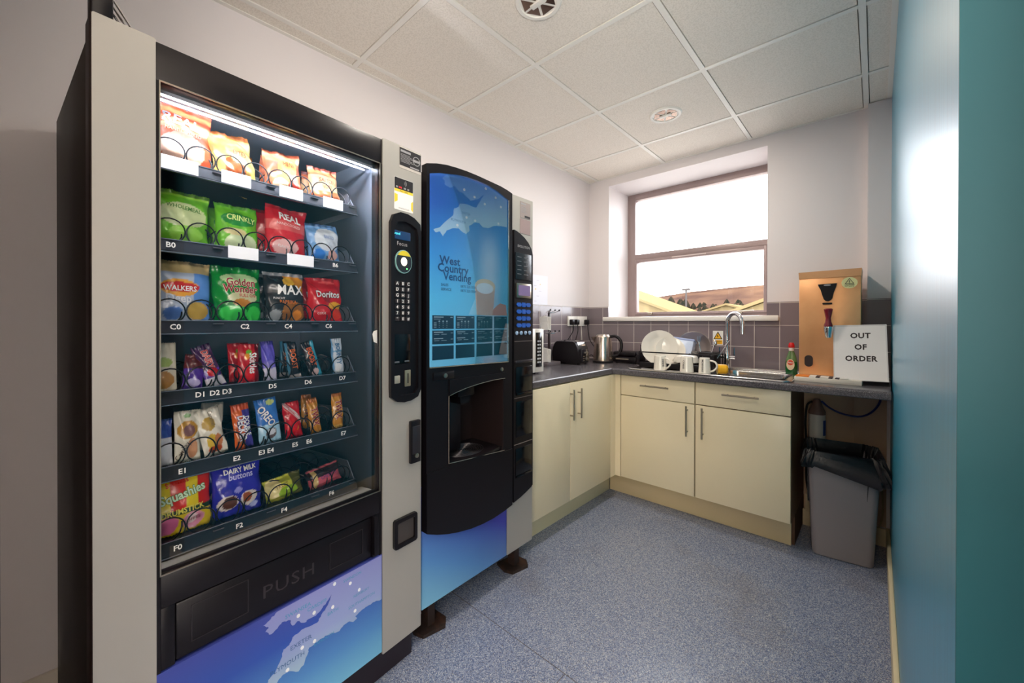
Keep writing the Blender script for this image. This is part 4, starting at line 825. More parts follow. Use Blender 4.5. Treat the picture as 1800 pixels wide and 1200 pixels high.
B(.590, .672, .0026, .004, 1.712, 1.786).build('sticker', mat('sticker_mauve', (140, 118, 118), .5, noise=(400, (165, 145, 142), .4, .6)), kv)
# feet
foot_m = mat('foot_rusty', (44, 32, 28), .6, noise=(30, (70, 44, 32), .5, .7))
for i, (x, y) in enumerate(((.62, .07), (.08, .07), (.62, .55), (.08, .55))):
    o = MB().box(-.018, .018, -.022, .022, .015, .140).prism([(-.055, -.045), (.04, -.065), (.07, -.03), (.065, .05), (-.05, .07), (-.07, 0)], 0, .014, 'z').build('foot', foot_m, kv); o.location = (x, y, .0)
B(.655, .69, .02, .06, 1.868, 1.886, .003).build('top_catch', blackm, kv)

# ================================================================== KITCHEN UNITS
WT = .94
def bar_handle(parent, x, y, z, length, vertical, side):
    """bar handle centred at x,y,z; side = outward direction 'x' or '-y'"""
    mb = MB(); h = length/2; o = .028
    def P(s, out): 
        if side == '-y': return (x+(0 if vertical else s), y-out, z+(s if vertical else 0))
        return (x+out, y+(0 if vertical else s), z+(s if vertical else 0))
    mb.tube([P(-h, o), P(h, o)], .0055, 10)
    for s in (-h*.72, h*.72): mb.tube([P(s, 0), P(s, o)], .0045, 8)
    return mb.build('handle', satin, parent)
# left run (fronts face +x)
t = thing('base_cabinet', 'cream double-door kitchen base cabinet beside the drinks machine, under the shorter worktop', 'kitchen cabinet', (.0, 1.545, 0))
def L(x0, x1, Y0, Y1, z0, z1, r=0): return B(x0, x1, Y0-1.545, Y1-1.545, z0, z1, r)
L(.02, .539, 1.548, 2.476, .168, .895).build('carcass', carc, t)
for (a, b, hy) in ((1.552, 1.9755, 1.945-.0), (1.9795, 2.474, 2.0)):
    d = L(.541, .559, a, b, .170, .893, .0015).build('door', cream, t)
    bar_handle(d, .559, (1.946 if a < 1.9 else 2.030)-1.545+.028, .762, .185, True, 'x')
tag(L(.432, .448, 1.545, 2.668, 0, .166, .001).build('plinth_board', mat('plinth_cream', (214, 208, 176), .25)), 'cream plinth board under the double-door cabinet beside the drinks machine', 'plinth').location = (0, 1.545, 0)
# corner filler and back run (fronts face -y)
f_ = thing('corner_post', 'narrow cream filler post in the inner corner between the two cabinet runs', 'filler panel', (.55, 2.5, .168))
mb = MB(); mb.box(-.009, .009, -.022, .063, .002, .727); mb.box(.0, .048, .045, .063, .002, .727); mb.build('panel', cream, f_)
YF = 2.545
for i, (x0, x1, lab, hx) in enumerate(((.601, 1.103, 'cream drawer-and-door base cabinet next to the corner, below the draining board', 1.060), (1.107, 1.602, 'cream drawer-and-door base cabinet beside the bin space, below the sink bowl', 1.153))):
    t = thing('base_cabinet', lab, 'kitchen cabinet', (x0, YF, 0), 0, None)
    w_ = x1-x0
    mb = MB(); mb.box(.001, w_-.001, .02, .53, .170, .188).box(.001, .017, .02, .53, .188, .895).box(w_-.017, w_-.001, .02, .53, .188, .895).box(.017, w_-.017, .515, .53, .188, .895).box(.017, w_-.017, .0205, .04, .735, .760)
    mb.build('carcass', carc if i == 0 else mat('carcass_dark', (120, 84, 58), .5), t)
    d = B(.002, w_-.002, 0, .018, .757, .893, .0015).build('drawer', cream, t); bar_handle(d, w_/2+(.0 if i == 0 else .005), 0, .838, .19, False, '-y')
    d = B(.002, w_-.002, 0, .018, .172, .751, .0015).build('door', cream, t); bar_handle(d, hx-x0, 0, .645, .19, True, '-y')
tag(B(.45, 1.588, 2.67, 2.686, 0, .166, .001).build('plinth_board', mat('plinth_tan', (216, 196, 156), .3)), 'long cream plinth board under the sink cabinets, meeting the floor', 'plinth')
# end board edge, dark brown side towards the bin space
tag(B(1.583, 1.602, 2.69, 3.08, 0, .168).build('end_panel', mat('panel_brown', (96, 66, 46), .6)), 'short brown board standing on the floor below the end of the sink cabinet', 'panel')
# worktops
wt_m = mat('worktop_laminate', (68, 65, 70), .26, spec=.7, noise=(260, (118, 114, 118), .45, .7, 4))
def front_profile(yf, yb, flip=False):
    r = .012; return [(yf+r, WT)]+[(yf+r-r*sin(a), WT-r+r*cos(a)) for a in [i*pi/12 for i in range(1, 7)]]+[(yf, WT-.036), (yf+.004, WT-.040), (yb, WT-.040), (yb, WT)]
sx0, sx1, sy0, sy1 = 1.205, 1.56, 2.615, 2.93
wt = thing('worktop', 'dark grey speckled worktop running under the window, holding the sink', 'worktop', (1.0, 2.8, .90))
mb = MB(); M_ = Matrix.Translation((-1.0, -2.8, -.90))
# worktop with a cut-out for the bowl: front strip, back strip, left and right blocks
mb.prism(front_profile(2.505, sy0), 0.0, 1.992, 'x', M=M_); mb.box(0, 1.992, sy1, 3.086, WT-.04, WT, M=M_); mb.box(0, sx0, sy0, sy1, WT-.04, WT, M=M_); mb.box(sx1, 1.992, sy0, sy1, WT-.04, WT, M=M_)
mb.build('board', wt_m, wt)
P = [(-a, b) for a, b in []]
pr = front_profile(0, .555); pts = [(.555-a, z) for a, z in pr]
o = MB().prism([(p[0], p[1]) for p in pts], 1.545, 2.5045, 'y').build('worktop', wt_m); tag(o, 'dark grey speckled worktop beside the drinks machine, carrying the microwave', 'worktop')

# ================================================================== SINK, TAP, DISHES
sk = thing('sink', 'stainless steel inset sink with draining board under the window', 'sink', (1.1, 2.77, WT))
mb = MB(); q = Matrix.Translation((-1.1, -2.77, 0))
zt = .006
# flat deck with opening, plus raised rim
mb.box(.66, sx0, 2.535, 3.03, .001, zt-.002, M=q); mb.box(sx1, 1.592, 2.535, 3.03, .001, zt-.002, M=q); mb.box(sx0, sx1, 2.535, sy0, .001, zt-.002, M=q); mb.box(sx0, sx1, sy1, 3.03, .001, zt-.002, M=q)
rim = rrect(.655, 1.597, 2.53, 3.035, .035)
pts = [(p[0]-1.1, p[1]-2.77, .005) for p in rim]; mb.tube(pts, .006, 8, closed=True)
for k in range(7): mb.tube([(.72-1.1, 2.62-2.77+.05*k, .004), (1.13-1.1, 2.62-2.77+.05*k, .004)], .003, 5)
mb.build('drainer', steel, sk)
bw = rrect(sx0+.002, sx1-.002, sy0+.002, sy1-.002, .06, 8); v = []; f = []; n = len(bw)
cxm, cym = (sx0+sx1)/2, (sy0+sy1)/2
for (sc_, z) in ((1.0, .006), (.985, .0), (.97, -.02), (.95, -.13), (.90, -.15), (.3, -.155), (.0, -.156)):
    for p in bw: v.append(((p[0]-cxm)*sc_+cxm-1.1, (p[1]-cym)*sc_+cym-2.77, z))
for l in range(6):
    for k in range(n): f.append((l*n+k, l*n+(k+1) % n, (l+1)*n+(k+1) % n, (l+1)*n+k))
MB().add(v, f).build('bowl', steel, sk)
tp = thing('mixer_tap', 'chrome swan-neck kitchen mixer tap with two levers behind the sink', 'tap', (1.178, 2.975, WT+.006))
MB().lathe([(.027, 0), (.027, .006), (.021, .012), (.019, .05), (.021, .06), (.021, .10), (.015, .115), (.0125, .14)], n=24).build('body', chrome, tp)
d = Vector((.115, -.10, 0)); pts = [(0, 0, .12), (0, 0, .22), (0, 0, .31)]
Rr = d.length/2; dn = d.normalized()
for i in range(1, 13): 
    a = pi-pi*i/12; pts.append(tuple(dn*(Rr+Rr*cos(a))+Vector((0, 0, .31+Rr*.95*sin(a)))))
pts += [tuple(d+Vector((0, 0, .275))), tuple(d+Vector((0, 0, .245)))]
MB().tube(pts, .0130, 16).build('spout', chrome, tp)
for s in (-1, 1):
    lv = MB().tube([(s*.018, 0, .082), (s*.052, 0, .082)], .0125, 14).tube([(s*.045, 0, .085), (s*.046, -.004, .150)], .0042, 8).build('lever', chrome, tp)
# washing-up liquid
sb = thing('washing_up_liquid_bottle', 'clear bottle of green washing-up liquid with a red cap behind the sink', 'bottle', (1.545, 2.985, WT+.001))
prof = [(.028, 0), (.031, .004), (.032, .02), (.033, .05), (.031, .08), (.024, .115), (.016, .14), (.012, .150)]
greenl = mat('green_liquid', (20, 92, 40), .1, coat=.6); clearp = mat('clear_green_plastic', (130, 170, 110), .08, trans=.5, coat=.5)
def squash(o, k=.62):
    for w_ in o.data.vertices: w_.co.y *= k
    return o
squash(MB().lathe([(r*1.0, h) for r, h in prof[:5]], n=24).build('liquid', greenl, sb))
squash(MB().lathe([(.031, .0805), (.024, .115), (.016, .14), (.012, .150)], n=24).build('bottle_top', clearp, sb))
MB().lathe([(.013, .148), (.014, .152), (.014, .168), (.010, .17)], n=20).build('neck', white_p, sb)
MB().lathe([(.013, .168), (.017, .170), (.017, .182), (.012, .198), (.010, .200)], n=20).build('cap', mat('cap_red', (200, 24, 30), .3), sb)
lb = mat('label_cream', (236, 214, 180), .4)
mb = MB(); ellipse(mb, -.002, .062, .021, .034, -.0235, -.0205, 24); l_ = mb.build('bottle_label', lb, sb)
mb = MB(); ellipse(mb, -.002, .075, .016, .016, -.0245, -.0233, 20); mb.build('label_emblem', mat('label_red', (214, 70, 40), .4), l_)
text('Fairy', -.002, .075, .013, white_p, l_, y=-.0250, bold=.03)
# water boiler
bo = thing('water_boiler', 'tall stainless wall water boiler, orange reflection painted on, with a red-handled tap', 'water boiler', (1.605, 2.80, .966))
steel_tinted = mat('steel_reflection_tint', (240, 182, 128), .36, metal=.55, spec=.5, noise=(5, (222, 158, 106), .35, .7, 5), bump=(180, .06, (1, 1, .08)))  # stainless case; its orange reflection is put into the base colour
X1 = .273; ZT = .597
B(0, X1, .0, .232, .0, ZT-.04, .003).build('case', steel_tinted, bo)
MB().prism([(-.001, ZT-.042), (X1+.001, ZT-.042), (X1+.003, ZT), (-.003, ZT-.004)], -.0035, .232).build('lid', mat('boiler_lid', (196, 152, 112), .35, metal=.7), bo)
tl = [(.088, .518), (.172, .521), (.168, .50), (.158, .47), (.153, .44), (.148, .43), (.135, .421), (.124, .423), (.115, .432), (.108, .455), (.100, .488), (.092, .504)]
mb = MB(); mb.prism(tl, -.010, 0.001); mb.prism(rrect(.108, .152, .404, .414, .004), -.006, .001); pn = mb.build('control_panel', blackm, bo)
mb = MB(); ellipse(mb, .130, .512, .016, .005, -.0115, -.0095, 16); mb.build('badge', stx, pn)
tpx, tpz = .137, .27
mb = MB(); mb.lathe([(.012, 0), (.020, .004), (.020, .012), (.014, .03), (.012, .05), (.018, .085), (.0205, .10), (.016, .105)], (tpx, -.035, tpz+.005), 20); mb.build('tap_handle', mat('handle_maroon', (120, 14, 34), .25, coat=.4), bo)
mb = MB(); mb.lathe([(.021, 0), (.0215, -.012), (.014, -.06), (.012, -.062)], (tpx, -.035, tpz+.008), 20); mb.tube([(tpx, .002, tpz-.02), (tpx, -.035, tpz-.02)], .010, 12); mb.build('tap_body', chrome, bo)
MB().prism(rrect(.027, .066, .046, .112, .019, 8), -.003, .001).build('level_plate', mat('plate_brown', (44, 30, 28), .4), bo)
mb = MB(); ellipse(mb, .225, .520, .034, .031, -.001, 0.0005, 28); wl = mb.build('warning_label', mat('label_yellow_pale', (226, 222, 160), .4), bo)
mb = MB(); ring(mb, [(.205, .514), (.245, .514), (.225, .546)], [(.2095, .5165), (.2405, .5165), (.225, .5415)], -.0022, -.001, 36); mb.box(.2235, .2265, -.0022, -.001, .522, .534); mb.box(.2235, .2265, -.0022, -.001, .518, .5205); mb.build('warning_mark', st, wl)
multitext([('CAUTION', .225, .508, .009, {'bold': .02}), ('HOT WATER', .225, .500, .007)], st, wl, -.0016)
tag(B(1.600, 1.886, 2.66, 3.03, WT, .965, .002).build('boiler_shelf_board', mat('board_white', (232, 222, 208), .5)), 'white board lying on the worktop, under the stainless water boiler', 'board')
o = B(0, .225, 0, .075, 0, .0045, .0008).build('leaflet_strip', mat('leaflet_white', (236, 230, 222), .4)); o.location = (1.606, 2.664, .966); tag(o, 'long white and orange printed strip lying in front of the water boiler', 'leaflet')
mb = MB(); mb.box(.0, .06, -.0006, .076, -.018, .0051); mb.build('orange_print', mat('print_orange', (236, 130, 40), .5), o)
mb = MB()
for a in (.085, .140, .168): mb.prism([(a, -.018), (a+.018, -.018), (a+.023, .0048), (a+.005, .0048)], -.0008, .0745)
mb.build('dark_print', mat('print_dark', (60, 50, 54), .5), o)
# out-of-order sign (laminated A4)
sg = MB().box(-.1085, .1085, -.0012, 0, 0, .305).build('laminated_sign', mat('laminate', (206, 204, 204), .12, coat=.6)); tag(sg, 'laminated white paper sign reading OUT OF ORDER, leaning on the water boiler', 'sign')
sg.location = (1.879, 2.705, WT+.022); sg.rotation_euler = (-.285, -.03, 0)
pp = MB().box(-.1035, .1035, -.0020, -.0012, .004, .296).build('paper_sheet', mat('sign_paper', (228, 224, 222), .25, coat=.5), sg)
ik = mat('sign_ink', (40, 26, 26), .5)
for s, z in (('OUT', .243), ('OF', .180), ('ORDER', .117)): text(s, .004, z, .040, ik, pp, y=-.0024, bold=.035, sx=.92, space=1.08)

# dish rack etc
rk = thing('dish_rack', 'black dish rack on the draining board', 'dish rack', (.92, 2.80, WT+.012))
wr_ = black
mb = MB(); mb.prism(rrect(-.225, .225, -.155, .155, .03), 0, .010, 'z'); mb.box(-.225, .225, -.158, -.148, 0, .035, .003).box(-.225, .225, .148, .158, 0, .035, .003).box(-.228, -.218, -.155, .155, 0, .035, .003).box(.218, .228, -.155, .155, 0, .035, .003)
mb.build('tray', black, rk)
mb = MB(); mb.tube([(-.235, -.14, .105), (.24, -.14, .105), (.24, .14, .105), (-.235, .14, .105)], .0045, 8, closed=True)
for x in (-.235, .24):
    for y in (-.14, .14): mb.tube([(x, y, .012), (x, y, .105)], .004, 6)
for k in range(11):
    x = -.20+.036*k; mb.tube([(x, -.14, .03), (x, -.06, .028), (x+.004, -.03, .10), (x+.008, 0, .028), (x+.004, .03, .10), (x, .06, .028), (x, .14, .03)], .0022, 5)
mb.build('wire_frame', wr_, rk)
mb = MB(); mb.box(-.262, -.236, -.13, -.03, .02, .085, .005).box(-.262, -.23, -.07, -.01, .06, .155, .006).box(-.24, -.21, -.05, -.02, .12, .172, .004); mb.build('side_cup', black, rk)
cb = MB().box(.13, .235, -.03, .12, .02, .115, .01).build('cutlery_basket', blackm, rk)
def plate(name, label, cat, loc, rot, r=.125, m=None, group=None):
    o = MB().lathe([(.0, .0), (r*.55, .0), (r*.62, .003), (r*.97, .016), (r, .018), (r, .021), (r*.96, .020), (r*.62, .008), (r*.56, .005), (.0, .005)], n=48).build(name, m or mat('china_white', (232, 226, 216), .15, coat=.3))
    o.location = loc; o.rotation_euler = rot; return tag(o, label, cat, group)
plate('dinner_plate', 'large round white dinner plate standing upright at the front left of the dish rack', 'plate', (.800, 2.735, WT+.149), (pi/2-.13, 0, .42), .122)
plate('dinner_plate', 'white plate standing behind the large round one in the dish rack', 'plate', (.865, 2.765, WT+.125), (pi/2-.3, 0, .55), .100)
# pale blue box (food container), leaning
o = MB().box(-.085, .085, -.045, .045, 0, .16, .012).build('food_container', mat('container_blue', (196, 208, 232), .25)); o.location = (.895, 2.85, WT+.05); o.rotation_euler = (-.25, .12, .1)
MB().box(-.088, .088, -.048, .048, .150, .164, .004).build('lid', mat('container_lid', (150, 164, 206), .3), o)
tag(o, 'pale blue plastic food container standing in the dish rack behind the plates', 'container')
# glass bowl behind
o = MB().lathe([(.03, 0), (.05, .002), (.09, .03), (.112, .075), (.115, .08), (.109, .078), (.086, .036), (.046, .008), (.0, .007)], n=40).build('mixing_bowl', mat('bowl_glass', (190, 176, 170), .08, metal=.55)); o.location = (.965, 2.965, WT+.135); o.rotation_euler = (pi/2-.25, 0, .25)
tag(o, 'shiny round bowl leaning on the wall tiles behind the dish rack', 'bowl')
o = MB().lathe([(.05, 0), (.072, .012), (.084, .045), (.084, .05), (.068, .016), (.0, .006)], n=32).build('white_bowl', mat('china_white')); o.location = (.985, 2.74, WT+.108); o.rotation_euler = (pi, 0, 0); tag(o, 'white bowl upside down in the dish rack behind the middle mug', 'bowl')
# glass tumblers & cutlery
o = MB().lathe([(.022, 0), (.028, .002), (.034, .09), (.032, .09), (.026, .006), (0, .006)], n=24).build('drinking_glass', clearp if 0 else mat('clear_tumbler', (226, 220, 216), .05, trans=.9, ior=1.3)); o.location = (1.015, 2.84, WT+.125); o.rotation_euler = (pi-.25, .1, 0); tag(o, 'small clear glass upside down in the dish rack, in front of the shiny bowl', 'glass')
for i, (x, y, dx, dy, L_, lab) in enumerate(((1.075, 2.80, -.02, -.02, .16, 'steel fork leaning left in the cutlery basket'), (1.095, 2.82, .05, 0, .165, 'steel spoon leaning right in the cutlery basket'), (1.115, 2.84, .09, -.01, .14, 'steel knife leaning far right in the cutlery basket'))):
    p0 = Vector((x, y, WT+.03)); p1 = p0+Vector((dx, dy, L_)); mb = MB(); mb.tube([p0, p0.lerp(p1, .6), p1], [.003, .003, .0035], 6)
    nm = ('fork', 'spoon', 'knife')[i]
    dd = (p1-p0).normalized()
    if i == 1: mb.lathe([(.002, -.03), (.011, -.015), (.012, 0), (.006, .014), (0, .018)], tuple(p1), 12)
    elif i == 0:
        for s in (-1, 0, 1): mb.tube([p1, p1+Vector((s*.008, 0, .012)), p1+Vector((s*.008, 0, .045))], .0015, 5)
        
    else: mb.tube([p1, p1+dd*.05], [.008, .002], 6)
    tag(mb.build(nm, chrome), lab, nm, None)
# mugs upside-down along the front
mug_m = mat('mug_cream', (232, 226, 214), .22, coat=.3); mug_t = mat('mug_print', (70, 66, 70), .5)
def mug(x, y, r, h, hang, label, handle=True):
    t = thing('mug', label, 'mug', (x, y, WT+.0075), 0, None)
    MB().lathe([(r, .003), (r*.86, h*.9), (r*.84, h*.97), (r*.78, h), (0, h)], n=32).lathe([(r, .003), (r, 0), (r*.92, 0), (r*.78, h*.94), (0, h*.94)], n=32).build('cup', mug_m, t)
    if handle:
        a = hang; o = Vector((cos(a), sin(a), 0)); pts = smoothpath([o*(r*.88)+Vector((0, 0, h*.82)), o*(r+.026)+Vector((0, 0, h*.74)), o*(r+.036)+Vector((0, 0, h*.45)), o*(r+.016)+Vector((0, 0, h*.2)), o*(r*.96)+Vector((0, 0, h*.14))], 6)
        MB().tube(pts, .0055, 8).build('handle', mug_m, t)
    return t
def mugtext(t, s, az, r, h, size):
    """lettering wrapped round the mug, reading upwards/downwards"""
    v, f = textverts(s, size, .02); out = []
    for a, b in v:
        X = -b; Z = -a+h*.5; rr = r-(r*.14)*(Z/h)+.0012; g = az+X/rr
        out.append((rr*cos(g), rr*sin(g), Z))
    me = bpy.data.meshes.new('lettering'); me.from_pydata(out, [], f); me.materials.append(mug_t); o = bpy.data.objects.new('lettering', me); C.objects.link(o); o.parent = t
m1 = mug(.862, 2.60, .042, .098, -.25, 'upside-down white mug on the draining board, leftmost of the three mugs')
m2 = mug(1.036, 2.60, .042, .100, 2.0, 'white mug upside down on the draining board, the middle one of the three')
m3 = mug(1.143, 2.605, .036, .098, .0, 'white mug upside down on the draining board, beside the lying yellow cup')
mugtext(m1, 'DRINK', -.70, .042, .098, .018); mugtext(m2, 'COFFEE', -1.72, .042, .098, .016); mugtext(m3, 'MORNING', -1.62, .036, .098, .016)
yc = mat('cup_yellow', (244, 180, 30), .3, coat=.3)
o = MB().lathe([(.0, 0), (.022, .002), (.030, .012), (.031, .055), (.033, .060)], n=28).build('yellow_cup', yc); o.location = (1.262, 2.665, WT+.036); o.rotation_euler = (pi/2, 0, -1.15)
MB().lathe([(.033, .060), (.029, .061), (.027, .02), (0, .014)], n=28).build('cup_inside', mat('cup_inside', (240, 220, 160), .3), o); tag(o, 'small yellow cup lying on its side beside the right-hand mug', 'cup')

# warning sticker on the tiles
t = B(1.0555, 1.1245, 3.0862, 3.0868, 1.106, 1.208).build('warning_sticker', paper); tag(t, 'small yellow triangle warning sticker on the tiles left of the tap', 'sticker')
mb = MB(); mb.prism([(1.060, 1.147), (1.120, 1.147), (1.090, 1.203)], 3.0852, 3.0861); mb.build('warning_mark', blackm, t)
mb = MB(); mb.prism([(1.068, 1.152), (1.112, 1.152), (1.090, 1.193)], 3.0842, 3.0851); mb.box(1.060, 1.120, 3.0852, 3.0861, 1.112, 1.140); mb.build('yellow_field', mat('warn_yellow', (246, 184, 40), .4), t)
mb = MB(); mb.prism([(1.091, 1.183), (1.083, 1.168), (1.089, 1.168), (1.087, 1.157), (1.096, 1.171), (1.090, 1.171)], 3.0832, 3.0841); mb.build('warning_mark', blackm, t)
multitext([('WARNING', 1.090, 1.131, .010, {'bold': .02}), ('Hot water', 1.090, 1.119, .009)], blackm, t, 3.0845)

# ================================================================== APPLIANCES IN THE CORNER
# kettle
kt = thing('kettle', 'brushed steel electric kettle with a black handle in the corner', 'kettle', (.285, 2.85, WT))
ksteel = mat('kettle_steel', (214, 196, 180), .24, metal=.95, bump=(120, .05, (1, 1, .05)))
MB().lathe([(.080, .0), (.083, .004), (.083, .012), (.079, .016)], n=36).build('base', blackm, kt)
MB().lathe([(.079, .016), (.080, .024), (.078, .06), (.072, .14), (.065, .205), (.063, .213), (.058, .219), (.0, .2205)], n=40).build('body', ksteel, kt)
MB().lathe([(.0575, .219), (.050, .230), (.022, .234), (.0, .235)], n=32).build('lid', mat('kettle_lid', (190, 180, 172), .3, metal=.9), kt)
a = -2.75; o = Vector((cos(a), sin(a), 0)); pr_ = Vector((-sin(a), cos(a), 0)); mb = MB()
v = [tuple(o*.062+pr_*.026+Vector((0, 0, .212))), tuple(o*.062-pr_*.026+Vector((0, 0, .212))), tuple(o*.098+Vector((0, 0, .208))), tuple(o*.068+Vector((0, 0, .155))), tuple(o*.066+pr_*.022+Vector((0, 0, .18))), tuple(o*.066-pr_*.022+Vector((0, 0, .18)))]
mb.add(v, [(0, 2, 4), (1, 5, 2), (4, 2, 3), (5, 3, 2), (0, 1, 2)]); mb.build('spout', ksteel, kt)
a = .35; o = Vector((cos(a), sin(a), 0)); MB().tube(smoothpath([o*.058+Vector((0, 0, .212)), o*.105+Vector((0, 0, .215)), o*.142+Vector((0, 0, .175)), o*.145+Vector((0, 0, .115)), o*.118+Vector((0, 0, .065)), o*.078+Vector((0, 0, .055))], 6), .0125, 12).build('handle', black, kt)
def kett(az, z): r = .080-.017*(z/.215); return Vector((r*cos(az), r*sin(az), z))
mb = MB(); vv = []; ff = []
for j in range(9):
    for i in range(4):
        p = kett(-.72+.085*i-.12, .062+.014*j); p2 = Vector((p.x*1.02, p.y*1.02, p.z)); vv.append(tuple(p2))
for j in range(8):
    for i in range(3): ff.append((j*4+i, j*4+i+1, (j+1)*4+i+1, (j+1)*4+i))
mb.add(vv, ff); mb.build('water_window', blackg, kt)
mb = MB()
for j in range(5): 
    p = kett(-.72, .078+.02*j); mb.lathe([(0, -.002), (.004, 0), (0, .002)], (p.x*1.03, p.y*1.03, p.z), 8)
mb.build('level_marks', stx, kt)
# toaster
to = thing('toaster', 'black two-slice toaster with a chrome top, in front of the wall sockets', 'toaster', (.145, 2.60, WT), math.radians(4))
sh = [(-.125, .012), (-.127, .08), (-.122, .13), (-.105, .165), (-.085, .178), (.060, .178), (.082, .165), (.098, .13), (.110, .08), (.118, .012)]
MB().prism(sh, -.085, -.010).prism(sh, -.010, .085).build('body', black, to, smooth=25)
mb = MB(); mb.prism([(-.09, .176), (-.083, .186), (.060, .186), (.082, .172), (.094, .145), (.085, .150), (.060, .176)], -.055, .055); tt = mb.build('chrome_top', chrome, to)
mb = MB(); mb.box(-.075, .045, -.035, -.012, .185, .1868).box(-.075, .045, .012, .035, .185, .1868); mb.build('slot', blackm, tt)
mb = MB(); mb.box(.100, .122, -.05, .05, .02, .12, .006); cpn = mb.build('control_end', mat('toaster_end', (30, 28, 34), .2), to)
mb = MB(); mb.box(.120, .140, -.018, .018, .085, .098, .003); 
for k in range(3): mb.box(.121, .126, -.035, -.012, .028+.016*k, .034+.016*k)
mb.lathe([(.012, 0), (.012, .008), (.009, .010)], (.121, .022, .04), 16, axis='x'); mb.build('controls', satin, cpn)
for x in (-.10, .09):
    for y in (-.06, .06): MB().cyl((x, y, 0), .009, .013, 10).build('foot', blackm, to)
# black sandwich grill behind the kettle
sg_ = thing('sandwich_grill', 'low black sandwich toaster behind the kettle against the tiles', 'sandwich toaster', (.455, 2.965, WT), 0)
MB().box(-.11, .10, -.085, .075, .008, .055, .014).build('base', black, sg_); MB().box(-.105, .095, -.08, .07, .058, .095, .018).build('lid', black, sg_)
MB().box(.070, .115, -.06, .02, .03, .090, .008).build('handle', mat('grill_handle', (40, 38, 42), .25), sg_)
MB().box(-.07, .04, -.088, -.083, .030, .040, .002).build('trim', satin, sg_)
for x in (-.08, .07): MB().cyl((x, -.05, 0), .01, .009, 10).build('foot', blackm, sg_)
# microwave, mostly hidden by the drinks machine
mw = thing('microwave', 'cream microwave oven with a black control panel, peeping out behind the drinks machine', 'microwave', (.03, 1.56, WT))
cr = mat('microwave_cream', (230, 222, 210), .3)
B(0, .33, 0, .395, .01, .285, .005).build('case', cr, mw)
B(.33, .338, .30, .392, .012, .283, .002).build('front_frame', cr, mw)
dr = B(.33, .345, .003, .298, .012, .283, .003).build('door', cr, mw); B(.345, .3465, .03, .27, .05, .25).build('door_window', blackg, dr)
cpn = B(.338, .341, .312, .372, .045, .262, .001).build('control_panel', blackg, mw)
mb = MB()
for r_ in range(7):
    for c_ in range(2): mb.box(.341, .3425, .325+.02*c_, .338+.02*c_, .07+.022*r_, .080+.022*r_)
mb.build('buttons', mat('btn_grey', (200, 198, 200), .4), cpn)
for x in (.04, .29):
    for y in (.04, .35): MB().cyl((x, y, 0), .012, .011, 10).build('foot', blackm, mw)
# sachet stand
ssd = thing('sachet_stand', 'grey stand with a dark post and short pegs, beside the microwave', 'stand', (.07, 2.375, WT))
B(-.085, .075, -.09, .075, 0, .028, .002).build('base', mat('stand_grey', (112, 104, 108), .5), ssd)
MB().box(-.020, -.005, .035, .055, .028, .42, .002).build('post', mat('post_dark', (58, 44, 48), .4), ssd)
for z in (.40, .24):
    for y in (-.06, .0, .055):
        MB().tube([(-.005, .025, z), (.02, y+.02, z+.004), (.05, y+.03, z+.018)], .003, 6).build('peg', chrome, ssd)
        MB().tube([(.05, y+.03, z+.018), (.058, y+.033, z+.024)], .006, 8).build('peg_tip', blackm, ssd)
for i, (z, lab) in enumerate(((.27, 'upper'), (.06, 'lower'))):
    mb = MB()
    for k in range(6): mb.box(-.035, .035, -.002+.006*k, .0+.006*k, 0, .10, M=Matrix.Rotation(.08*k-.2, 4, 'Y') @ Matrix.Rotation(.1*(k % 3), 4, 'X'))
    o = mb.build('paper_sachets', paper); o.location = (.105, 2.30, WT+z-(.031 if i else 0)); tag(o, 'bundle of white paper sachets on the '+lab+' tier of the peg stand', 'sachets')
# sockets
so = thing('wall_socket', 'white double socket with black plugs on the tiled left wall', 'socket', (.008, 2.735, 1.236))
for i, y in enumerate((0, .15)):
    B(0, .012, y, y+.146, 0, .086, .003).build('faceplate', white_p, so)
for y in (.035, .105, .265):
    MB().box(.012, .045, y-.022, y+.022, .012, .058, .007).build('plug', black, so)
def cable(name, label, pts, r=.0035, m=None): return tag(MB().tube(smoothpath(pts, 8), r, 7).build(name, m or blackm), label, 'cable')
cable('power_cable', 'black cable hanging from the left plug down behind the toaster', [(.045, 2.77, 1.25), (.05, 2.765, 1.20), (.04, 2.72, 1.14), (.03, 2.66, 1.07), (.022, 2.64, .97), (.022, 2.66, .945)])
cable('power_cable', 'black cable hanging from the second plug on the left wall', [(.045, 2.84, 1.25), (.048, 2.838, 1.19), (.035, 2.82, 1.10), (.022, 2.82, .96)])
cable('power_cable', 'black cable from the corner plug curling down to the kettle base', [(.045, 3.0, 1.25), (.05, 3.0, 1.19), (.07, 3.0, 1.11), (.13, 2.99, 1.04), (.17, 3.0, .96), (.10, 2.97, .946), (.07, 2.93, .950), (.14, 2.91, .99), (.19, 2.88, .952), (.20, 2.865, .945)])
cable('white_cable', 'thin white cable hanging from the right socket on the left wall', [(.022, 2.93, 1.238), (.03, 2.925, 1.18), (.03, 2.93, 1.10), (.018, 2.94, .95)], .0022, white_p)
# notices on the left wall
for i, (y, z, w_, h_) in enumerate(((2.28, 1.40, .19, .235),)):
    o = B(.0, .0012, 0, w_, 0, h_).build('notice', mat('notice_paper', (230, 228, 236), .5)); o.location = (.0005, y, z); tag(o, 'faded white notice with small coloured marks on the left wall, beside the drinks machine', 'notice')
    mb = MB()
    for k in range(5): mb.box(.0012, .0016, .02+.03*(k % 3), .05+.03*(k % 3), .03+.04*k, .034+.04*k)
    mb.build('notice_print', mat('notice_ink', (206, 200, 214), .5), o)
    mb = MB(); mb.box(.0012, .0016, .03, .045, .12, .13).box(.0012, .0016, .09, .10, .16, .168); mb.build('notice_marks', mat('notice_yellow', (240, 214, 140), .5), o)

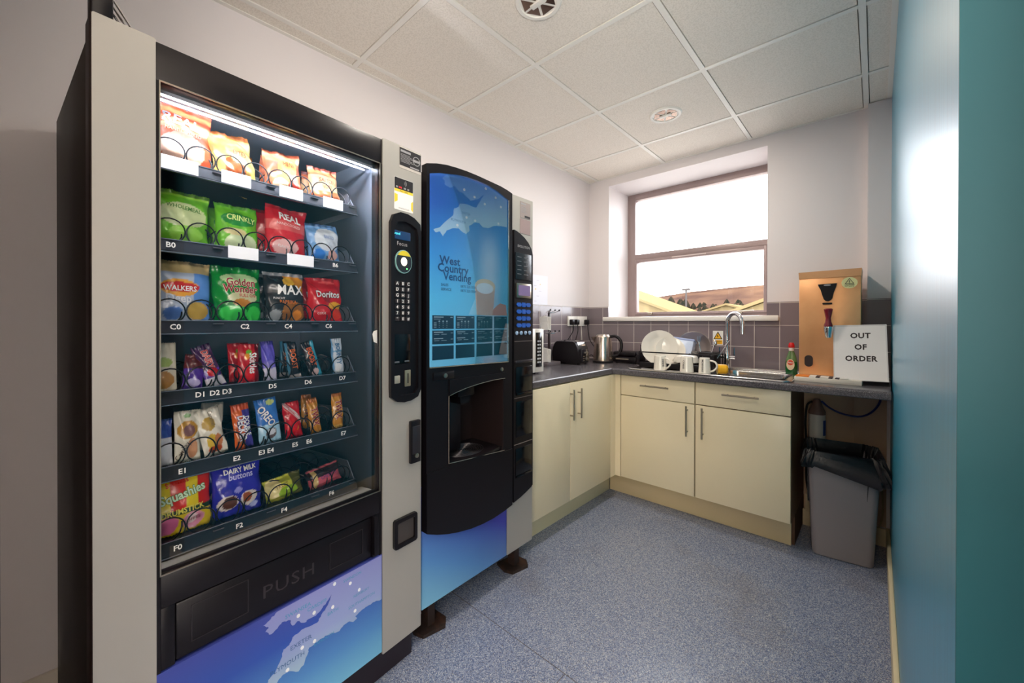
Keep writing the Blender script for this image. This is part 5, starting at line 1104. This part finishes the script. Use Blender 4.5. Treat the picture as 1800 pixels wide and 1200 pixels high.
# ================================================================== UNDER THE WORKTOP
struct(B(1.603, 1.90, YB-.03, YB, .0, .90).build('trim_13', mat('alcove_board', (206, 176, 146), .6, noise=(3, (188, 158, 130), .4, .7))))
struct(B(1.845, 1.985, YB-.07, YB-.03, .105, .90).build('trim_14', mat('alcove_panel', (190, 160, 132), .6)))
struct(B(1.603, 1.985, YB-.085, YB-.07, 0, .10, .002).build('baseboard_back', MATS['skirting_cream']))
fl = thing('water_filter', 'white cylindrical water filter with a blue label under the worktop', 'water filter', (1.678, 2.95, .545))
MB().lathe([(.032, 0), (.040, .006), (.0415, .02), (.0415, .168), (.040, .172)], n=28).build('cartridge', mat('filter_white', (206, 198, 186), .4), fl)
MB().lathe([(.042, .172), (.042, .190), (.034, .205), (.026, .225), (.020, .25), (.014, .262), (.0, .264)], n=24).build('filter_head', mat('filter_head', (120, 92, 82), .4), fl)
mb = MB(); vv = []; ff = []
for j in range(2):
    for i in range(7): g = -.72+.14*i; vv.append((.0422*cos(g), .0422*sin(g), .05+.09*j))
for i in range(6): ff.append((i, i+1, 8+i, 7+i))
mb.add(vv, ff); mb.build('label', mat('filter_blue', (34, 64, 140), .4), fl)
mb = MB(); mb.box(-.015, .015, .03, .116, .19, .22, .003); mb.build('bracket', satin, fl)
cable('blue_hose', 'dark blue water hose sagging from the filter to the right', [(1.70, 2.93, .80), (1.74, 2.925, .765), (1.80, 2.93, .738), (1.87, 2.94, .733), (1.92, 2.96, .76), (1.955, 2.97, .82), (1.963, 2.975, .898)], .0055, mat('hose_blue', (24, 32, 96), .4))
cable('dark_hose', 'dark hose hanging down left of the water filter', [(1.655, 2.95, .79), (1.63, 2.95, .76), (1.622, 2.95, .66), (1.625, 2.96, .52), (1.625, 2.98, .30), (1.64, 2.99, .2)], .006)
cable('grey_cable', 'pale cable looping behind the bin near the floor', [(1.955, 2.99, .50), (1.965, 2.98, .36), (1.97, 2.96, .22), (1.955, 2.95, .13), (1.92, 2.96, .15), (1.93, 2.99, .2)], .004, mat('cable_beige', (170, 150, 110), .5))
o = B(0, .09, -.03, 0, 0, .11, .004).build('pipe_box', MATS['skirting_cream']); o.location = (1.62, YB-.086, .10); tag(o, 'small cream box low on the wall beneath the water filter', 'pipe box')
# bin
bn = thing('waste_bin', 'grey plastic waste bin lined with a black bag under the worktop', 'bin', (1.80, 2.765, 0), math.radians(7)); bn.scale = (1, 1, .92)
def loft(rings, close_bottom=True):
    v = []; f = []; n = len(rings[0])
    for r_ in rings: v += r_
    for l in range(len(rings)-1):
        for k in range(n): f.append((l*n+k, l*n+(k+1) % n, (l+1)*n+(k+1) % n, (l+1)*n+k))
    if close_bottom: f.append(tuple(range(n-1, -1, -1)))
    return v, f
def rr(w, d, z, r=.03, n=5): return [(p[0], p[1], z) for p in rrect(-w/2, w/2, -d/2, d/2, r, n)]
v, f = loft([rr(.250, .185, .004), rr(.255, .19, .012), rr(.300, .24, .57), rr(.306, .246, .575), rr(.306, .246, .60), rr(.296, .236, .60), rr(.290, .23, .56), rr(.25, .19, .03)])
MB().add(v, f).build('bin_body', mat('bin_grey', (158, 150, 150), .35), bn)
rnd = random.Random(5); n = 144; v = []; rings = []
def ringpt(k, w, d, z):
    P = rrect(-w/2, w/2, -d/2, d/2, .05, 35); return (P[k][0], P[k][1], z)
ph = [rnd.uniform(0, 6) for _ in range(8)]
def wob(k, l): a = 2*pi*k/n; return .45*sin(3*a+ph[0]+l*.5)+.35*sin(7*a+ph[1]+l*.9)+.35*sin(15*a+ph[2]+l*.7)+.35*sin(27*a+ph[3]-l*.8)+.2*sin(41*a+ph[4]+l)
levels = [(.27, .21, .30, .010), (.275, .215, .42, .010), (.288, .228, .54, .008), (.294, .234, .60, .006), (.306, .246, .625, .006), (.322, .262, .618, .008), (.332, .272, .59, .010), (.342, .282, .56, .012), (.350, .290, .53, .013), (.352, .292, .505, .014), (.340, .280, .488, .012), (.325, .265, .495, .006)]
for l, (w_, d_, z, am) in enumerate(levels):
    r_ = []
    for k in range(n):
        p = ringpt(k, w_, d_, z); g = wob(k, l)*am+(rnd.uniform(-.0035, .0035) if l > 3 else 0); L_ = math.hypot(p[0], p[1]); a = math.atan2(p[1], p[0])
        zz = z+wob(k, l+3)*am*.9
        # in front (a = -90 deg) the hem rises towards the middle-left and sags at the right
        if l >= 5:
            drop = (l-4)/7; zz += drop*(.055*math.exp(-((a+1.95)/.45)**2)-.035*math.exp(-((a+1.0)/.35)**2)+.03*math.exp(-((a+2.6)/.3)**2)+.015*sin(5*a)); g += .018*drop*(1+cos(a+.3))*.6
        if l < 4: zz += .0
        r_.append((p[0]*(1+g/L_), p[1]*(1+g/L_), zz+.02*(1 if a > 0 and l > 3 else 0)*min(1, abs(sin(a))*1.0)))
    rings.append(r_)
v, f = loft(rings, False)
MB().add(v, f).build('bin_liner', mat('bag_black', (26, 23, 26), .3, spec=.6, bump=(55, 1.0)), bn, smooth=60)
